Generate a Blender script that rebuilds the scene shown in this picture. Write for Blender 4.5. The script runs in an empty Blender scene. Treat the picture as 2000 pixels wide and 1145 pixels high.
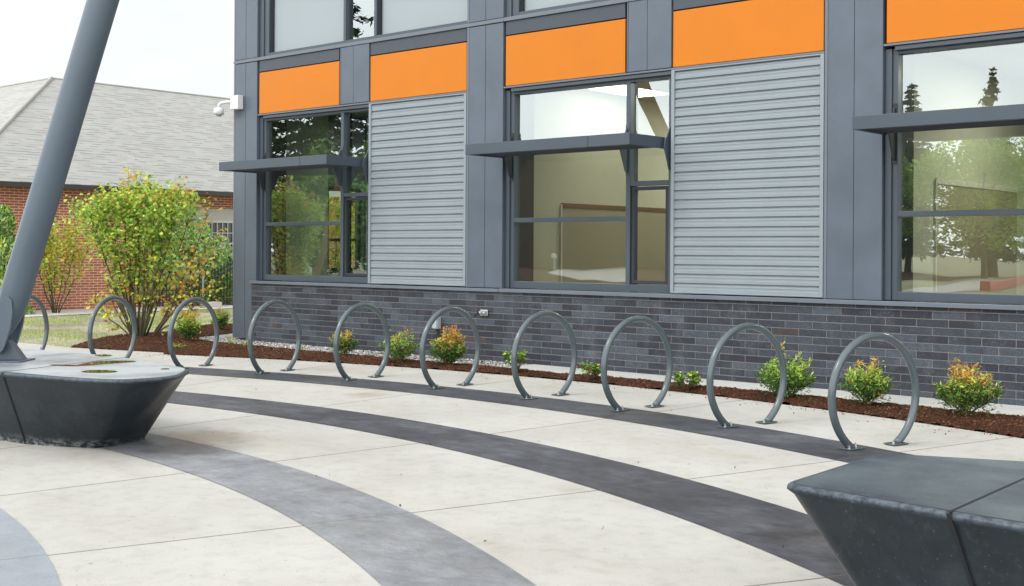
import bpy, bmesh, math, random
import numpy as np
from mathutils import Vector, Matrix
R = math.radians
scene = bpy.context.scene
COL = scene.collection
random.seed(7)
rng = np.random.default_rng(7)

# ------------------------------------------------------------------ camera
cam_d = bpy.data.cameras.new('camera'); cam = bpy.data.objects.new('camera', cam_d); COL.objects.link(cam)
cam_d.sensor_width = 36; cam_d.lens = 43.125; cam_d.shift_y = -0.0409
cam_d.clip_start = 0.05; cam_d.clip_end = 2000
cam.matrix_world = (Matrix.Translation((0, 0, 1.5)) @ Matrix.Rotation(R(41.178), 4, 'Z')
                    @ Matrix.Rotation(R(90), 4, 'X') @ Matrix.Rotation(R(0.332), 4, 'Z'))
scene.camera = cam
scene.view_settings.view_transform = 'Standard'
scene.view_settings.look = 'None'
scene.view_settings.exposure = 0.0
scene.view_settings.gamma = 1.0

# ------------------------------------------------------------------ overcast sky
world = bpy.data.worlds.new('World'); scene.world = world; world.use_nodes = True
nt = world.node_tree; nt.nodes.clear()
def N(t, **k):
    n = nt.nodes.new(t)
    for a, b in k.items(): setattr(n, a, b)
    return n
out = N('ShaderNodeOutputWorld'); bg = N('ShaderNodeBackground'); bg.inputs['Strength'].default_value = 0.1
sky = N('ShaderNodeTexSky', sky_type='NISHITA'); sky.sun_disc = False
SUN_EL, SUN_AZ = 48, 205          # degrees; azimuth clockwise from +Y
sky.sun_elevation = R(SUN_EL); sky.sun_rotation = R(SUN_AZ)
tc = N('ShaderNodeTexCoord'); sep = N('ShaderNodeSeparateXYZ')
nt.links.new(tc.outputs['Generated'], sep.inputs[0])
ns = N('ShaderNodeTexNoise'); ns.inputs['Scale'].default_value = 2.6; ns.inputs['Detail'].default_value = 6; ns.inputs['Roughness'].default_value = 0.55
mp = N('ShaderNodeMapping'); mp.inputs['Scale'].default_value = (1, 1, 3.0)
nt.links.new(tc.outputs['Generated'], mp.inputs[0]); nt.links.new(mp.outputs[0], ns.inputs['Vector'])
mr = N('ShaderNodeMapRange', interpolation_type='SMOOTHSTEP')
mr.inputs['From Min'].default_value = -0.55; mr.inputs['From Max'].default_value = 0.45
mr.inputs['To Min'].default_value = 27.5; mr.inputs['To Max'].default_value = 11.0
nt.links.new(sep.outputs['Y'], mr.inputs['Value'])
cl = N('ShaderNodeMapRange'); cl.inputs['From Min'].default_value = 0.3; cl.inputs['From Max'].default_value = 0.7
cl.inputs['To Min'].default_value = 0.88; cl.inputs['To Max'].default_value = 1.10
nt.links.new(ns.outputs['Fac'], cl.inputs['Value'])
mu = N('ShaderNodeMath', operation='MULTIPLY'); nt.links.new(mr.outputs[0], mu.inputs[0]); nt.links.new(cl.outputs[0], mu.inputs[1])
vm = N('ShaderNodeVectorMath', operation='SCALE'); vm.inputs[0].default_value = (0.97, 1.0, 1.02); nt.links.new(mu.outputs[0], vm.inputs['Scale'])
mx = N('ShaderNodeMix', data_type='RGBA'); mx.inputs['Factor'].default_value = 0.94
nt.links.new(sky.outputs[0], mx.inputs['A']); nt.links.new(vm.outputs[0], mx.inputs['B'])
nt.links.new(mx.outputs['Result'], bg.inputs['Color']); nt.links.new(bg.outputs[0], out.inputs[0])

sun_d = bpy.data.lights.new('sun', 'SUN'); sun_d.energy = 1.1; sun_d.angle = R(14); sun_d.color = (1, 0.96, 0.9)
sun = bpy.data.objects.new('sun', sun_d); COL.objects.link(sun)
sdir = Vector((math.sin(R(SUN_AZ)) * math.cos(R(SUN_EL)), math.cos(R(SUN_AZ)) * math.cos(R(SUN_EL)), math.sin(R(SUN_EL))))
sun.rotation_euler = (-sdir).to_track_quat('-Z', 'Y').to_euler()

# ------------------------------------------------------------------ materials
class Mat:
    def __init__(s, name):
        s.m = bpy.data.materials.new(name); s.m.use_nodes = True
        s.t = s.m.node_tree; s.b = s.t.nodes['Principled BSDF']
    def n(s, t, **k):
        x = s.t.nodes.new(t)
        for a, b in k.items(): setattr(x, a, b)
        return x
    def l(s, a, b): s.t.links.new(a, b)
    def coord(s, kind='Object', scale=(1, 1, 1), rot=(0, 0, 0)):
        c = s.n('ShaderNodeTexCoord'); m = s.n('ShaderNodeMapping')
        m.inputs['Scale'].default_value = scale; m.inputs['Rotation'].default_value = rot
        s.l(c.outputs[kind], m.inputs[0]); return m.outputs[0]
    def noise(s, v, scale, detail=5, rough=0.6):
        x = s.n('ShaderNodeTexNoise'); x.inputs['Scale'].default_value = scale
        x.inputs['Detail'].default_value = detail; x.inputs['Roughness'].default_value = rough
        s.l(v, x.inputs['Vector']); return x.outputs['Fac']
    def ramp(s, f, stops):
        x = s.n('ShaderNodeValToRGB'); e = x.color_ramp.elements
        while len(e) < len(stops): e.new(0.5)
        for i, (p, c) in enumerate(stops):
            e[i].position = p; e[i].color = (*c, 1) if len(c) == 3 else c
        s.l(f, x.inputs[0]); return x.outputs[0]
    def mix(s, f, a, b, mode='MIX'):
        x = s.n('ShaderNodeMix', data_type='RGBA', blend_type=mode)
        for v, nme in ((f, 'Factor'), (a, 'A'), (b, 'B')):
            if isinstance(v, (int, float)): x.inputs[nme].default_value = v
            elif isinstance(v, tuple): x.inputs[nme].default_value = (*v, 1)
            else: s.l(v, x.inputs[nme])
        return x.outputs['Result']
    def math(s, op, a, b=0.0, c=0.0):
        x = s.n('ShaderNodeMath', operation=op)
        for i, v in enumerate((a, b, c)):
            if isinstance(v, (int, float)): x.inputs[i].default_value = v
            else: s.l(v, x.inputs[i])
        return x.outputs[0]
    def rng(s, f, a, b, c, d):
        x = s.n('ShaderNodeMapRange'); s.l(f, x.inputs['Value'])
        for nme, v in zip(('From Min', 'From Max', 'To Min', 'To Max'), (a, b, c, d)): x.inputs[nme].default_value = v
        return x.outputs[0]
    def bump(s, h, strength=0.3, dist=0.01):
        x = s.n('ShaderNodeBump'); x.inputs['Strength'].default_value = strength; x.inputs['Distance'].default_value = dist
        s.l(h, x.inputs['Height']); s.l(x.outputs[0], s.b.inputs['Normal'])
    def col(s, c):
        if isinstance(c, tuple): s.b.inputs['Base Color'].default_value = (*c, 1)
        else: s.l(c, s.b.inputs['Base Color'])
    def rough(s, r):
        if isinstance(r, (int, float)): s.b.inputs['Roughness'].default_value = r
        else: s.l(r, s.b.inputs['Roughness'])
    def spec(s, v): s.b.inputs['Specular IOR Level'].default_value = v

def painted(name, c, rough=0.4, var=0.12, spec=0.5, metal=0.0):
    M = Mat(name); v = M.coord()
    n = M.noise(v, 1.7, 4); n2 = M.noise(v, 60, 2)
    lo = tuple(x * (1 - var) for x in c); hi = tuple(min(1, x * (1 + var)) for x in c)
    M.col(M.ramp(n, [(0.3, lo), (0.7, hi)])); M.rough(M.rng(n, 0.3, 0.7, rough * 0.85, min(1, rough * 1.2)))
    M.spec(spec); M.b.inputs['Metallic'].default_value = metal; M.bump(n2, 0.05, 0.002); return M.m

m_panel = painted('slate_grey_metal_panel', (0.084, 0.106, 0.136), 0.38, 0.12, 0.5)
m_trim = painted('slate_grey_trim', (0.12, 0.138, 0.165), 0.4, 0.05)
m_frame = painted('window_frame_aluminium', (0.05, 0.066, 0.083), 0.4, 0.05)
m_dark = painted('dark_recess', (0.018, 0.022, 0.028), 0.6, 0.05)
m_strip = painted('charcoal_panel', (0.04, 0.05, 0.066), 0.45, 0.06)
m_orange = painted('orange_metal_panel', (0.54, 0.158, 0.0045), 0.5, 0.04, 0.28)
m_siding = painted('pale_grey_ribbed_metal', (0.225, 0.258, 0.28), 0.42, 0.04)
m_shade = painted('sunshade_metal', (0.048, 0.064, 0.082), 0.45, 0.06)
m_ring = painted('ring_powder_coat', (0.068, 0.09, 0.098), 0.24, 0.06, 0.5)
m_ring.node_tree.nodes['Principled BSDF'].inputs['Coat Weight'].default_value = 0.4
m_pole = painted('pole_paint', (0.075, 0.10, 0.125), 0.36, 0.08, 0.5)
m_steel = painted('stainless_steel', (0.62, 0.62, 0.6), 0.25, 0.1, 0.5, 1.0)
m_white = painted('white_plastic', (0.62, 0.62, 0.62), 0.4, 0.03)
m_galv = painted('galvanised_grey', (0.36, 0.37, 0.38), 0.45, 0.12)
m_black = painted('black_paint', (0.012, 0.012, 0.013), 0.4, 0.1)
m_gutter = painted('dark_bronze_gutter', (0.05, 0.042, 0.038), 0.45, 0.1)
m_lintel = painted('pale_stone', (0.56, 0.53, 0.47), 0.8, 0.08)
m_wframe = painted('white_painted_wood', (0.65, 0.65, 0.62), 0.5, 0.03)
m_blind = painted('grey_roller_blind', (0.295, 0.335, 0.35), 0.75, 0.03)
m_ceiling = painted('ceiling_tile', (0.30, 0.29, 0.27), 0.9, 0.03)
m_tan = painted('tan_plaster', (0.47, 0.46, 0.37), 0.85, 0.06)
m_tan2 = painted('brown_wall_boards', (0.10, 0.078, 0.05), 0.85, 0.15)
m_board = painted('board_surface', (0.31, 0.27, 0.19), 0.6, 0.05)
m_wood = painted('dark_timber_trim', (0.13, 0.07, 0.03), 0.5, 0.15)
m_beam = painted('laminated_timber', (0.22, 0.13, 0.06), 0.6, 0.2)
m_green = painted('grey_green_plaster', (0.34, 0.42, 0.36), 0.85, 0.06)
m_carpet = painted('dark_carpet', (0.05, 0.045, 0.04), 0.95, 0.1)

def glass(name, tint, refl):
    M = Mat(name); t = M.t; t.nodes.remove(M.b)
    tr = M.n('ShaderNodeBsdfTransparent'); tr.inputs[0].default_value = (*tint, 1)
    gl = M.n('ShaderNodeBsdfGlossy'); gl.inputs['Roughness'].default_value = 0.0; gl.inputs[0].default_value = (0.93, 1.0, 0.99, 1)
    lw = M.n('ShaderNodeFresnel'); lw.inputs[0].default_value = 1.5
    f = M.math('ADD', lw.outputs[0], refl)
    v = M.coord(); n = M.noise(v, 0.55, 2); b = M.n('ShaderNodeBump'); b.inputs['Strength'].default_value = 0.12; b.inputs['Distance'].default_value = 0.03
    M.l(n, b.inputs['Height']); M.l(b.outputs[0], gl.inputs['Normal'])
    ms = M.n('ShaderNodeMixShader'); M.l(f, ms.inputs[0]); M.l(tr.outputs[0], ms.inputs[1]); M.l(gl.outputs[0], ms.inputs[2])
    M.l(ms.outputs[0], t.nodes['Material Output'].inputs[0]); return M.m
m_glass = glass('window_glass', (0.86, 0.96, 0.88), 0.24)
m_glass2 = glass('window_glass_side', (0.9, 0.95, 0.9), 0.05)

def emit(name, c, s):
    M = Mat(name); M.b.inputs['Emission Color'].default_value = (*c, 1); M.b.inputs['Emission Strength'].default_value = s; M.col((0.8, 0.8, 0.8)); return M.m
m_lamp = emit('lit_lamp_diffuser', (1, 0.94, 0.82), 36.0); m_lamp_dim = emit('dimmed_lamp_diffuser', (1, 0.92, 0.78), 9.0)

# concrete slab with radial and ring joints, stains; world coordinates about the centre of the arcs
CX, CY = -8.84, -5.50
def polar(M):
    c = M.n('ShaderNodeTexCoord'); s = M.n('ShaderNodeSeparateXYZ'); M.l(c.outputs['Object'], s.inputs[0])
    x = M.math('SUBTRACT', s.outputs[0], CX); y = M.math('SUBTRACT', s.outputs[1], CY)
    r = M.math('SQRT', M.math('ADD', M.math('MULTIPLY', x, x), M.math('MULTIPLY', y, y)))
    a = M.math('ARCTAN2', y, x); return c.outputs['Object'], r, a
def joint_mask(M, r, a):
    # saw joints every 10.4 degrees; width in metres = 0.006
    k = M.math('DIVIDE', M.math('ADD', M.math('SUBTRACT', a, R(70.3)), M.math('MULTIPLY', M.math('SUBTRACT', r, 12.4), R(-0.25))), R(10.35))
    fr = M.math('ABSOLUTE', M.math('SUBTRACT', k, M.math('ROUND', k)))
    d = M.math('MULTIPLY', M.math('MULTIPLY', fr, R(10.35)), r)
    return M.rng(d, 0.0075, 0.012, 1, 0)
def concrete(name, lo, mid, hi, joints=True, stain=0.5, rough=0.75, joint_dark=0.7, wet=0.0, streak=0.0):
    M = Mat(name); v, r, a = polar(M)
    n1 = M.noise(v, 0.9, 8, 0.62); n2 = M.noise(v, 7, 8, 0.7); n3 = M.noise(v, 160, 3, 0.7); n4 = M.noise(v, 28, 5, 0.75)
    base = M.ramp(n1, [(0.28, lo), (0.5, mid), (0.72, hi)])
    f = M.ramp(n2, [(0.3, (0.70, 0.69, 0.67)), (0.52, (1, 1, 1)), (0.75, (1.03, 1.0, 0.94))])
    c = M.mix(stain, base, f, 'MULTIPLY')
    g = M.ramp(n3, [(0.30, (0.5, 0.5, 0.5)), (0.45, (1, 1, 1)), (0.70, (1.14, 1.14, 1.14))])
    c = M.mix(0.6, c, g, 'MULTIPLY')
    if streak:
        sk = M.noise(M.coord('Object', (1, 1.7, 1), (0, 0, 0.5)), 3.2, 9, 0.78)
        c = M.mix(streak, c, M.ramp(sk, [(0.33, (0.55, 0.55, 0.55)), (0.5, (1, 1, 1)), (0.68, (1.7, 1.7, 1.7))]), 'MULTIPLY')
    # warm drifting rust/soil stains along the edges
    st = M.rng(M.noise(M.coord('Object', (0.5, 1.3, 1)), 1.1, 4, 0.5), 0.54, 0.74, 0, 0.5 * stain)
    c = M.mix(st, c, M.mix(1.0, c, (0.80, 0.67, 0.50), 'MULTIPLY'))
    sp = M.rng(M.noise(v, 30, 2, 0.5), 0.70, 0.73, 0, 0.7)
    c = M.mix(sp, c, M.mix(1.0, c, (0.55, 0.42, 0.3), 'MULTIPLY'))
    for (px_, py_, rad_) in ((-13.2, 7.35, 0.55), (-12.55, 7.1, 0.35), (-11.2, 9.35, 0.4), (-8.3, 5.75, 0.55), (-7.9, 5.35, 0.4), (-9.5, 8.6, 0.3), (-3.1, 5.9, 0.3)):
        d_ = M.n('ShaderNodeVectorMath', operation='DISTANCE'); M.l(v, d_.inputs[0]); d_.inputs[1].default_value = (px_, py_, 0)
        k_ = M.rng(M.math('ADD', M.math('DIVIDE', d_.outputs['Value'], rad_), M.math('MULTIPLY', n2, 1.1)), 0.9, 1.5, 0.55, 0)
        c = M.mix(k_, c, M.mix(1.0, c, (0.72, 0.55, 0.42), 'MULTIPLY'))
    if joints:
        j = joint_mask(M, r, a)
        halo = M.noise(v, 9, 4)
        c = M.mix(M.math('MULTIPLY', j, joint_dark), c, (0.13, 0.10, 0.075))
    M.col(c); M.rough(M.rng(n1, 0.3, 0.7, rough - 0.12 - wet, rough + 0.1)); M.spec(0.4)
    h = M.math('ADD', M.math('MULTIPLY', n4, 0.5), M.math('MULTIPLY', n3, 0.35))
    if joints: h = M.math('SUBTRACT', h, M.math('MULTIPLY', j, 1.5))
    M.bump(h, 0.35, 0.004); return M.m
m_conc = concrete('broom_finished_concrete', (0.385, 0.365, 0.325), (0.435, 0.42, 0.385), (0.48, 0.465, 0.43))
m_walk = concrete('pale_walk_concrete', (0.47, 0.45, 0.42), (0.50, 0.49, 0.46), (0.54, 0.53, 0.50), False)
m_walk2 = concrete('bright_walk_concrete', (0.60, 0.585, 0.55), (0.64, 0.62, 0.59), (0.68, 0.66, 0.63), False)
m_band = concrete('charcoal_stained_concrete', (0.032, 0.034, 0.041), (0.055, 0.058, 0.067), (0.098, 0.102, 0.113), True, 0.95, 0.62, 0.5, 0.12, 1.0)
m_band_mid = concrete('weathered_grey_concrete', (0.13, 0.135, 0.143), (0.21, 0.215, 0.225), (0.275, 0.28, 0.29), True, 0.6, 0.7, 0.35, 0.05, 0.5)  # lighter grey concrete than the other bands
m_disc = concrete('cool_grey_concrete', (0.22, 0.24, 0.26), (0.27, 0.29, 0.315), (0.32, 0.34, 0.365), True, 0.45, 0.7, 0.35)

def bench_mat():
    M = Mat('polished_dark_concrete'); v = M.coord()
    n1 = M.noise(v, 2.2, 7, 0.65); n2 = M.noise(v, 30, 6, 0.75); n3 = M.noise(v, 120, 3, 0.7)
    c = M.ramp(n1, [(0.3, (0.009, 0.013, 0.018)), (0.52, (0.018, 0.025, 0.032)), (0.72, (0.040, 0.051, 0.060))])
    sc = M.rng(M.noise(M.coord('Object', (3, 3, 1.2)), 7, 8, 0.8), 0.55, 0.75, 0, 0.16)
    c = M.mix(sc, c, (0.20, 0.24, 0.26))
    sp = M.rng(M.noise(v, 70, 3, 0.6), 0.68, 0.75, 0, 0.6); c = M.mix(sp, c, (0.20, 0.24, 0.26))
    # lime bloom where the block meets the paving
    s = M.n('ShaderNodeSeparateXYZ'); M.l(v, s.inputs[0])
    low = M.rng(s.outputs[2], 0.0, 0.085, 1, 0)
    eff = M.math('MULTIPLY', low, M.rng(M.noise(M.coord('Object', (1, 1, 2)), 16, 6, 0.75), 0.47, 0.62, 0, 0.9))
    c = M.mix(eff, c, (0.36, 0.38, 0.37))
    rim_highlight = M.math('MULTIPLY', M.math('MULTIPLY', M.rng(s.outputs[2], 0.545, 0.572, 0, 1), M.rng(s.outputs[2], 0.5795, 0.5775, 0, 1)), M.rng(n2, 0.38, 0.62, 0.05, 0.5))
    c = M.mix(rim_highlight, c, (0.17, 0.20, 0.24))  # edge highlight of reflected sky, painted into the colour
    M.col(c); M.rough(M.rng(n1, 0.3, 0.7, 0.26, 0.45)); M.spec(0.24)
    M.bump(M.math('ADD', n2, M.math('MULTIPLY', n3, 0.6)), 0.12, 0.004); return M.m
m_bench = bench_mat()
m_joint = painted('dark_joint_sealant', (0.008, 0.009, 0.012), 0.7, 0.1)
def wet_sheen_top():  # pale base colour paints the reflected sky sheen onto a wet top
    M = Mat('rain_wet_bench_top'); v = M.coord(); n1 = M.noise(v, 1.6, 6, 0.65); n2 = M.noise(v, 30, 5, 0.7)
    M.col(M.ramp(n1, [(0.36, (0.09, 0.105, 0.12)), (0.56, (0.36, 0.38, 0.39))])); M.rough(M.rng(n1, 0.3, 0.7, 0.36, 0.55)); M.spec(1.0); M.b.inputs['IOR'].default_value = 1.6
    M.b.inputs['Coat Weight'].default_value = 0.6; M.b.inputs['Coat Roughness'].default_value = 0.35; M.bump(n2, 0.15, 0.003); return M.m
m_wet_sheen = wet_sheen_top()
def sky_sheen_top():  # bench concrete made lighter on top: sky reflection painted into the colour
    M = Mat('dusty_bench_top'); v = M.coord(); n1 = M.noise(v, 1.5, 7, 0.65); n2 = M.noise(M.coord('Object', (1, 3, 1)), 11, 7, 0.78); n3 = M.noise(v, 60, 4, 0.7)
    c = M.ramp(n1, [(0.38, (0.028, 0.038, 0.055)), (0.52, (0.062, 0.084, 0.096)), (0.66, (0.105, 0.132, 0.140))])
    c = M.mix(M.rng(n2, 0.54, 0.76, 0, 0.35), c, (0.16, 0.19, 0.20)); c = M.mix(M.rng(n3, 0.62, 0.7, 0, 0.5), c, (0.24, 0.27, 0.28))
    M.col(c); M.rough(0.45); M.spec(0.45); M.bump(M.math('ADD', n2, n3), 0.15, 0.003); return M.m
m_top_sheen = sky_sheen_top()
def water_mat():
    M = Mat('still_rain_water'); M.col((0.10, 0.055, 0.02)); M.rough(0.02); M.spec(0.9); M.b.inputs['IOR'].default_value = 1.33; return M.m
m_water = water_mat()

def brick_mat():
    M = Mat('blue_black_ironspot_brick'); v = M.coord()
    at = M.n('ShaderNodeAttribute', attribute_name='tint', attribute_type='GEOMETRY')
    base = M.ramp(at.outputs['Fac'], [(0.0, (0.019, 0.020, 0.028)), (0.45, (0.033, 0.038, 0.050)), (0.80, (0.058, 0.068, 0.084)), (0.90, (0.040, 0.032, 0.034)), (1.0, (0.055, 0.038, 0.037))])
    n = M.noise(v, 70, 6, 0.8); n2 = M.noise(v, 14, 4, 0.6)
    g = M.ramp(n, [(0.35, (0.5, 0.5, 0.5)), (0.52, (1, 1, 1)), (0.66, (2.3, 2.3, 2.3))])
    c = M.mix(0.8, base, g, 'MULTIPLY'); c = M.mix(0.6, c, M.ramp(n2, [(0.3, (0.8, 0.8, 0.8)), (0.7, (1.25, 1.25, 1.25))]), 'MULTIPLY')
    bl = M.math('MULTIPLY', M.rng(M.noise(M.coord('Object', (1, 1, 0.6)), 3.0, 5, 0.7), 0.5, 0.7, 0, 0.35), M.rng(n, 0.4, 0.62, 0, 1))
    c = M.mix(bl, c, (0.26, 0.28, 0.30))
    M.col(c); M.rough(0.55); M.spec(0.35); M.bump(n, 0.7, 0.004); return M.m
m_brick = brick_mat()
def mortar_mat():
    M = Mat('grey_mortar'); v = M.coord(); n = M.noise(v, 90, 4)
    M.col(M.ramp(n, [(0.3, (0.15, 0.145, 0.14)), (0.7, (0.24, 0.23, 0.22))])); M.rough(0.9); M.bump(n, 0.4, 0.003); return M.m
m_mortar = mortar_mat()
def redbrick_mat():
    M = Mat('red_brick_masonry'); c = M.n('ShaderNodeTexCoord'); bt = M.n('ShaderNodeTexBrick')
    M.l(c.outputs['UV'], bt.inputs['Vector']); bt.inputs['Scale'].default_value = 1.0
    bt.inputs['Brick Width'].default_value = 0.23; bt.inputs['Row Height'].default_value = 0.066; bt.inputs['Mortar Size'].default_value = 0.0085
    bt.inputs['Mortar Smooth'].default_value = 0.1; bt.inputs['Color1'].default_value = (0.50, 0.155, 0.075, 1); bt.inputs['Color2'].default_value = (0.32, 0.09, 0.055, 1)
    bt.inputs['Mortar'].default_value = (0.74, 0.56, 0.46, 1); bt.inputs['Bias'].default_value = -0.2
    n = M.noise(c.outputs['UV'], 3, 5); cc = M.mix(0.5, bt.outputs['Color'], M.ramp(n, [(0.3, (0.8, 0.75, 0.72)), (0.7, (1.15, 1.1, 1.05))]), 'MULTIPLY')
    M.col(cc); M.rough(0.85); M.bump(M.math('SUBTRACT', 1, bt.outputs['Fac']), 0.5, 0.006); return M.m
m_redbrick = redbrick_mat()
def shingle_mat():
    M = Mat('pale_asphalt_shingles'); c = M.n('ShaderNodeTexCoord'); bt = M.n('ShaderNodeTexBrick')
    M.l(c.outputs['UV'], bt.inputs['Vector']); bt.inputs['Scale'].default_value = 1.0
    bt.inputs['Brick Width'].default_value = 0.34; bt.inputs['Row Height'].default_value = 0.135; bt.inputs['Mortar Size'].default_value = 0.008
    bt.offset = 0.37; bt.inputs['Color1'].default_value = (0.38, 0.375, 0.352, 1); bt.inputs['Color2'].default_value = (0.33, 0.325, 0.305, 1); bt.inputs['Mortar'].default_value = (0.34, 0.335, 0.315, 1)
    # darker exposed lower edges on random tabs
    s = M.n('ShaderNodeSeparateXYZ'); M.l(c.outputs['UV'], s.inputs[0])
    fy = M.math('FRACT', M.math('DIVIDE', s.outputs[1], 0.135))
    row = M.math('FLOOR', M.math('DIVIDE', s.outputs[1], 0.135))
    cmb = M.n('ShaderNodeCombineXYZ'); M.l(M.math('FLOOR', M.math('ADD', M.math('DIVIDE', s.outputs[0], 0.26), M.math('MULTIPLY', row, 0.43))), cmb.inputs[0]); M.l(row, cmb.inputs[1])
    wn = M.n('ShaderNodeTexWhiteNoise', noise_dimensions='2D'); M.l(cmb.outputs[0], wn.inputs['Vector'])
    edge = M.math('MULTIPLY', M.math('LESS_THAN', fy, 0.2), M.rng(wn.outputs['Value'], 0.35, 0.75, 0, 1))
    cc = M.mix(M.math('MULTIPLY', edge, 0.85), bt.outputs['Color'], (0.15, 0.155, 0.14))
    n = M.noise(c.outputs['UV'], 60, 3); cc = M.mix(0.35, cc, M.ramp(n, [(0.3, (0.75, 0.75, 0.75)), (0.7, (1.2, 1.2, 1.2))]), 'MULTIPLY')
    M.col(cc); M.rough(0.9); M.bump(M.math('SUBTRACT', 1, edge), 0.5, 0.01); return M.m
m_shingle = shingle_mat()
def mulch_mat(name='dark_bark_mulch', k=1.0):
    M = Mat(name); v = M.coord(); n = M.noise(v, 34, 8, 0.8); n2 = M.noise(v, 2.2, 4); n3 = M.noise(M.coord('Object', (1, 2.4, 1)), 90, 4, 0.7)
    c = M.ramp(n, [(0.32, (0.022 * k, 0.010 * k, 0.006 * k)), (0.5, (0.085 * k, 0.033 * k, 0.016 * k)), (0.68, (0.20 * k, 0.085 * k, 0.038 * k))])
    c = M.mix(0.7, c, M.ramp(n2, [(0.3, (0.6, 0.6, 0.6)), (0.7, (1.3, 1.2, 1.15))]), 'MULTIPLY')
    M.col(c); M.rough(0.95); M.spec(0.2); M.bump(M.math('ADD', n, n3), 1.0, 0.03); return M.m
m_mulch = mulch_mat()
m_chip1 = painted('bark_chip_red', (0.17, 0.066, 0.03), 0.9, 0.35, 0.2)
m_chip2 = painted('bark_chip_dark', (0.05, 0.022, 0.013), 0.9, 0.35, 0.2)
m_chip3 = painted('bark_chip_pale', (0.20, 0.10, 0.05), 0.9, 0.3, 0.2)
def soil_mat():
    M = Mat('thin_lawn_soil'); v = M.coord(); n = M.noise(v, 0.55, 5, 0.6); n2 = M.noise(v, 14, 8, 0.8); n3 = M.noise(v, 60, 4, 0.7)
    f = M.math('ADD', M.math('MULTIPLY', n, 0.62), M.math('MULTIPLY', n2, 0.38))
    c = M.ramp(f, [(0.42, (0.27, 0.235, 0.185)), (0.50, (0.40, 0.37, 0.27)), (0.56, (0.45, 0.46, 0.25)), (0.66, (0.46, 0.50, 0.24))])
    dk = M.rng(n3, 0.33, 0.42, 0.55, 0); c = M.mix(dk, c, (0.08, 0.065, 0.05))
    M.col(c); M.rough(0.95); M.spec(0.1); M.bump(n3, 0.8, 0.03); return M.m
m_soil = soil_mat()
def leaf(name, c, var=0.25, trans=0.35):
    M = Mat(name); v = M.coord(); n = M.noise(v, 4, 3); g = M.n('ShaderNodeObjectInfo')
    geo = M.n('ShaderNodeNewGeometry')
    lo = tuple(x * (1 - var) for x in c); hi = tuple(min(1, x * (1 + var)) for x in c)
    cc = M.ramp(geo.outputs['Random Per Island'], [(0.0, lo), (1.0, hi)])
    M.col(cc); M.rough(0.55); M.spec(0.3)
    tr = M.n('ShaderNodeBsdfTranslucent'); M.l(cc, tr.inputs[0]); ms = M.n('ShaderNodeMixShader'); ms.inputs[0].default_value = trans
    M.l(M.b.outputs[0], ms.inputs[1]); M.l(tr.outputs[0], ms.inputs[2]); M.l(ms.outputs[0], M.t.nodes['Material Output'].inputs[0]); return M.m
L_green = leaf('leaf_fresh_green', (0.29, 0.50, 0.08)); L_lime = leaf('leaf_lime', (0.56, 0.66, 0.11)); L_yel = leaf('leaf_yellow', (0.68, 0.55, 0.08))
L_or = leaf('leaf_orange_brown', (0.60, 0.30, 0.08)); L_red = leaf('leaf_coppery_red', (0.42, 0.11, 0.05)); L_dark = leaf('leaf_dark_green', (0.055, 0.12, 0.03))
L_mid = leaf('leaf_mid_green', (0.13, 0.25, 0.045)); L_white = leaf('petal_cream', (0.80, 0.82, 0.62), 0.08); L_jun = leaf('juniper_green', (0.32, 0.46, 0.17), 0.3, 0.2)
L_con = leaf('conifer_needles', (0.035, 0.07, 0.025), 0.35, 0.1); L_grass = leaf('grass_blade', (0.38, 0.46, 0.16), 0.25); L_grass2 = leaf('dry_grass_blade', (0.5, 0.48, 0.27), 0.25)
L_bright = leaf('dogwood_green', (0.40, 0.68, 0.20), 0.25, 0.5)
m_bark = painted('grey_green_bark', (0.09, 0.085, 0.045), 0.85, 0.3, 0.2)
m_bark2 = painted('brown_bark', (0.13, 0.09, 0.06), 0.9, 0.3, 0.2)
m_stem = painted('plant_stem', (0.12, 0.08, 0.04), 0.8, 0.2, 0.2)
def gravel_mat():
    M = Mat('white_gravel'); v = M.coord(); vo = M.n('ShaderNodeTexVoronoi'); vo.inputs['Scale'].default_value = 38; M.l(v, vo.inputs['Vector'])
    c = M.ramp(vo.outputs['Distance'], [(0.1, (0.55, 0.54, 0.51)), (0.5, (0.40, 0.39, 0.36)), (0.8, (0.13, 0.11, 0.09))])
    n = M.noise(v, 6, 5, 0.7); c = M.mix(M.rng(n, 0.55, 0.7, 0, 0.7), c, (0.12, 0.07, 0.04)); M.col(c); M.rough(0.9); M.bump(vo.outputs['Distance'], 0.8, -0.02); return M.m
m_gravel = gravel_mat()

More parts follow.
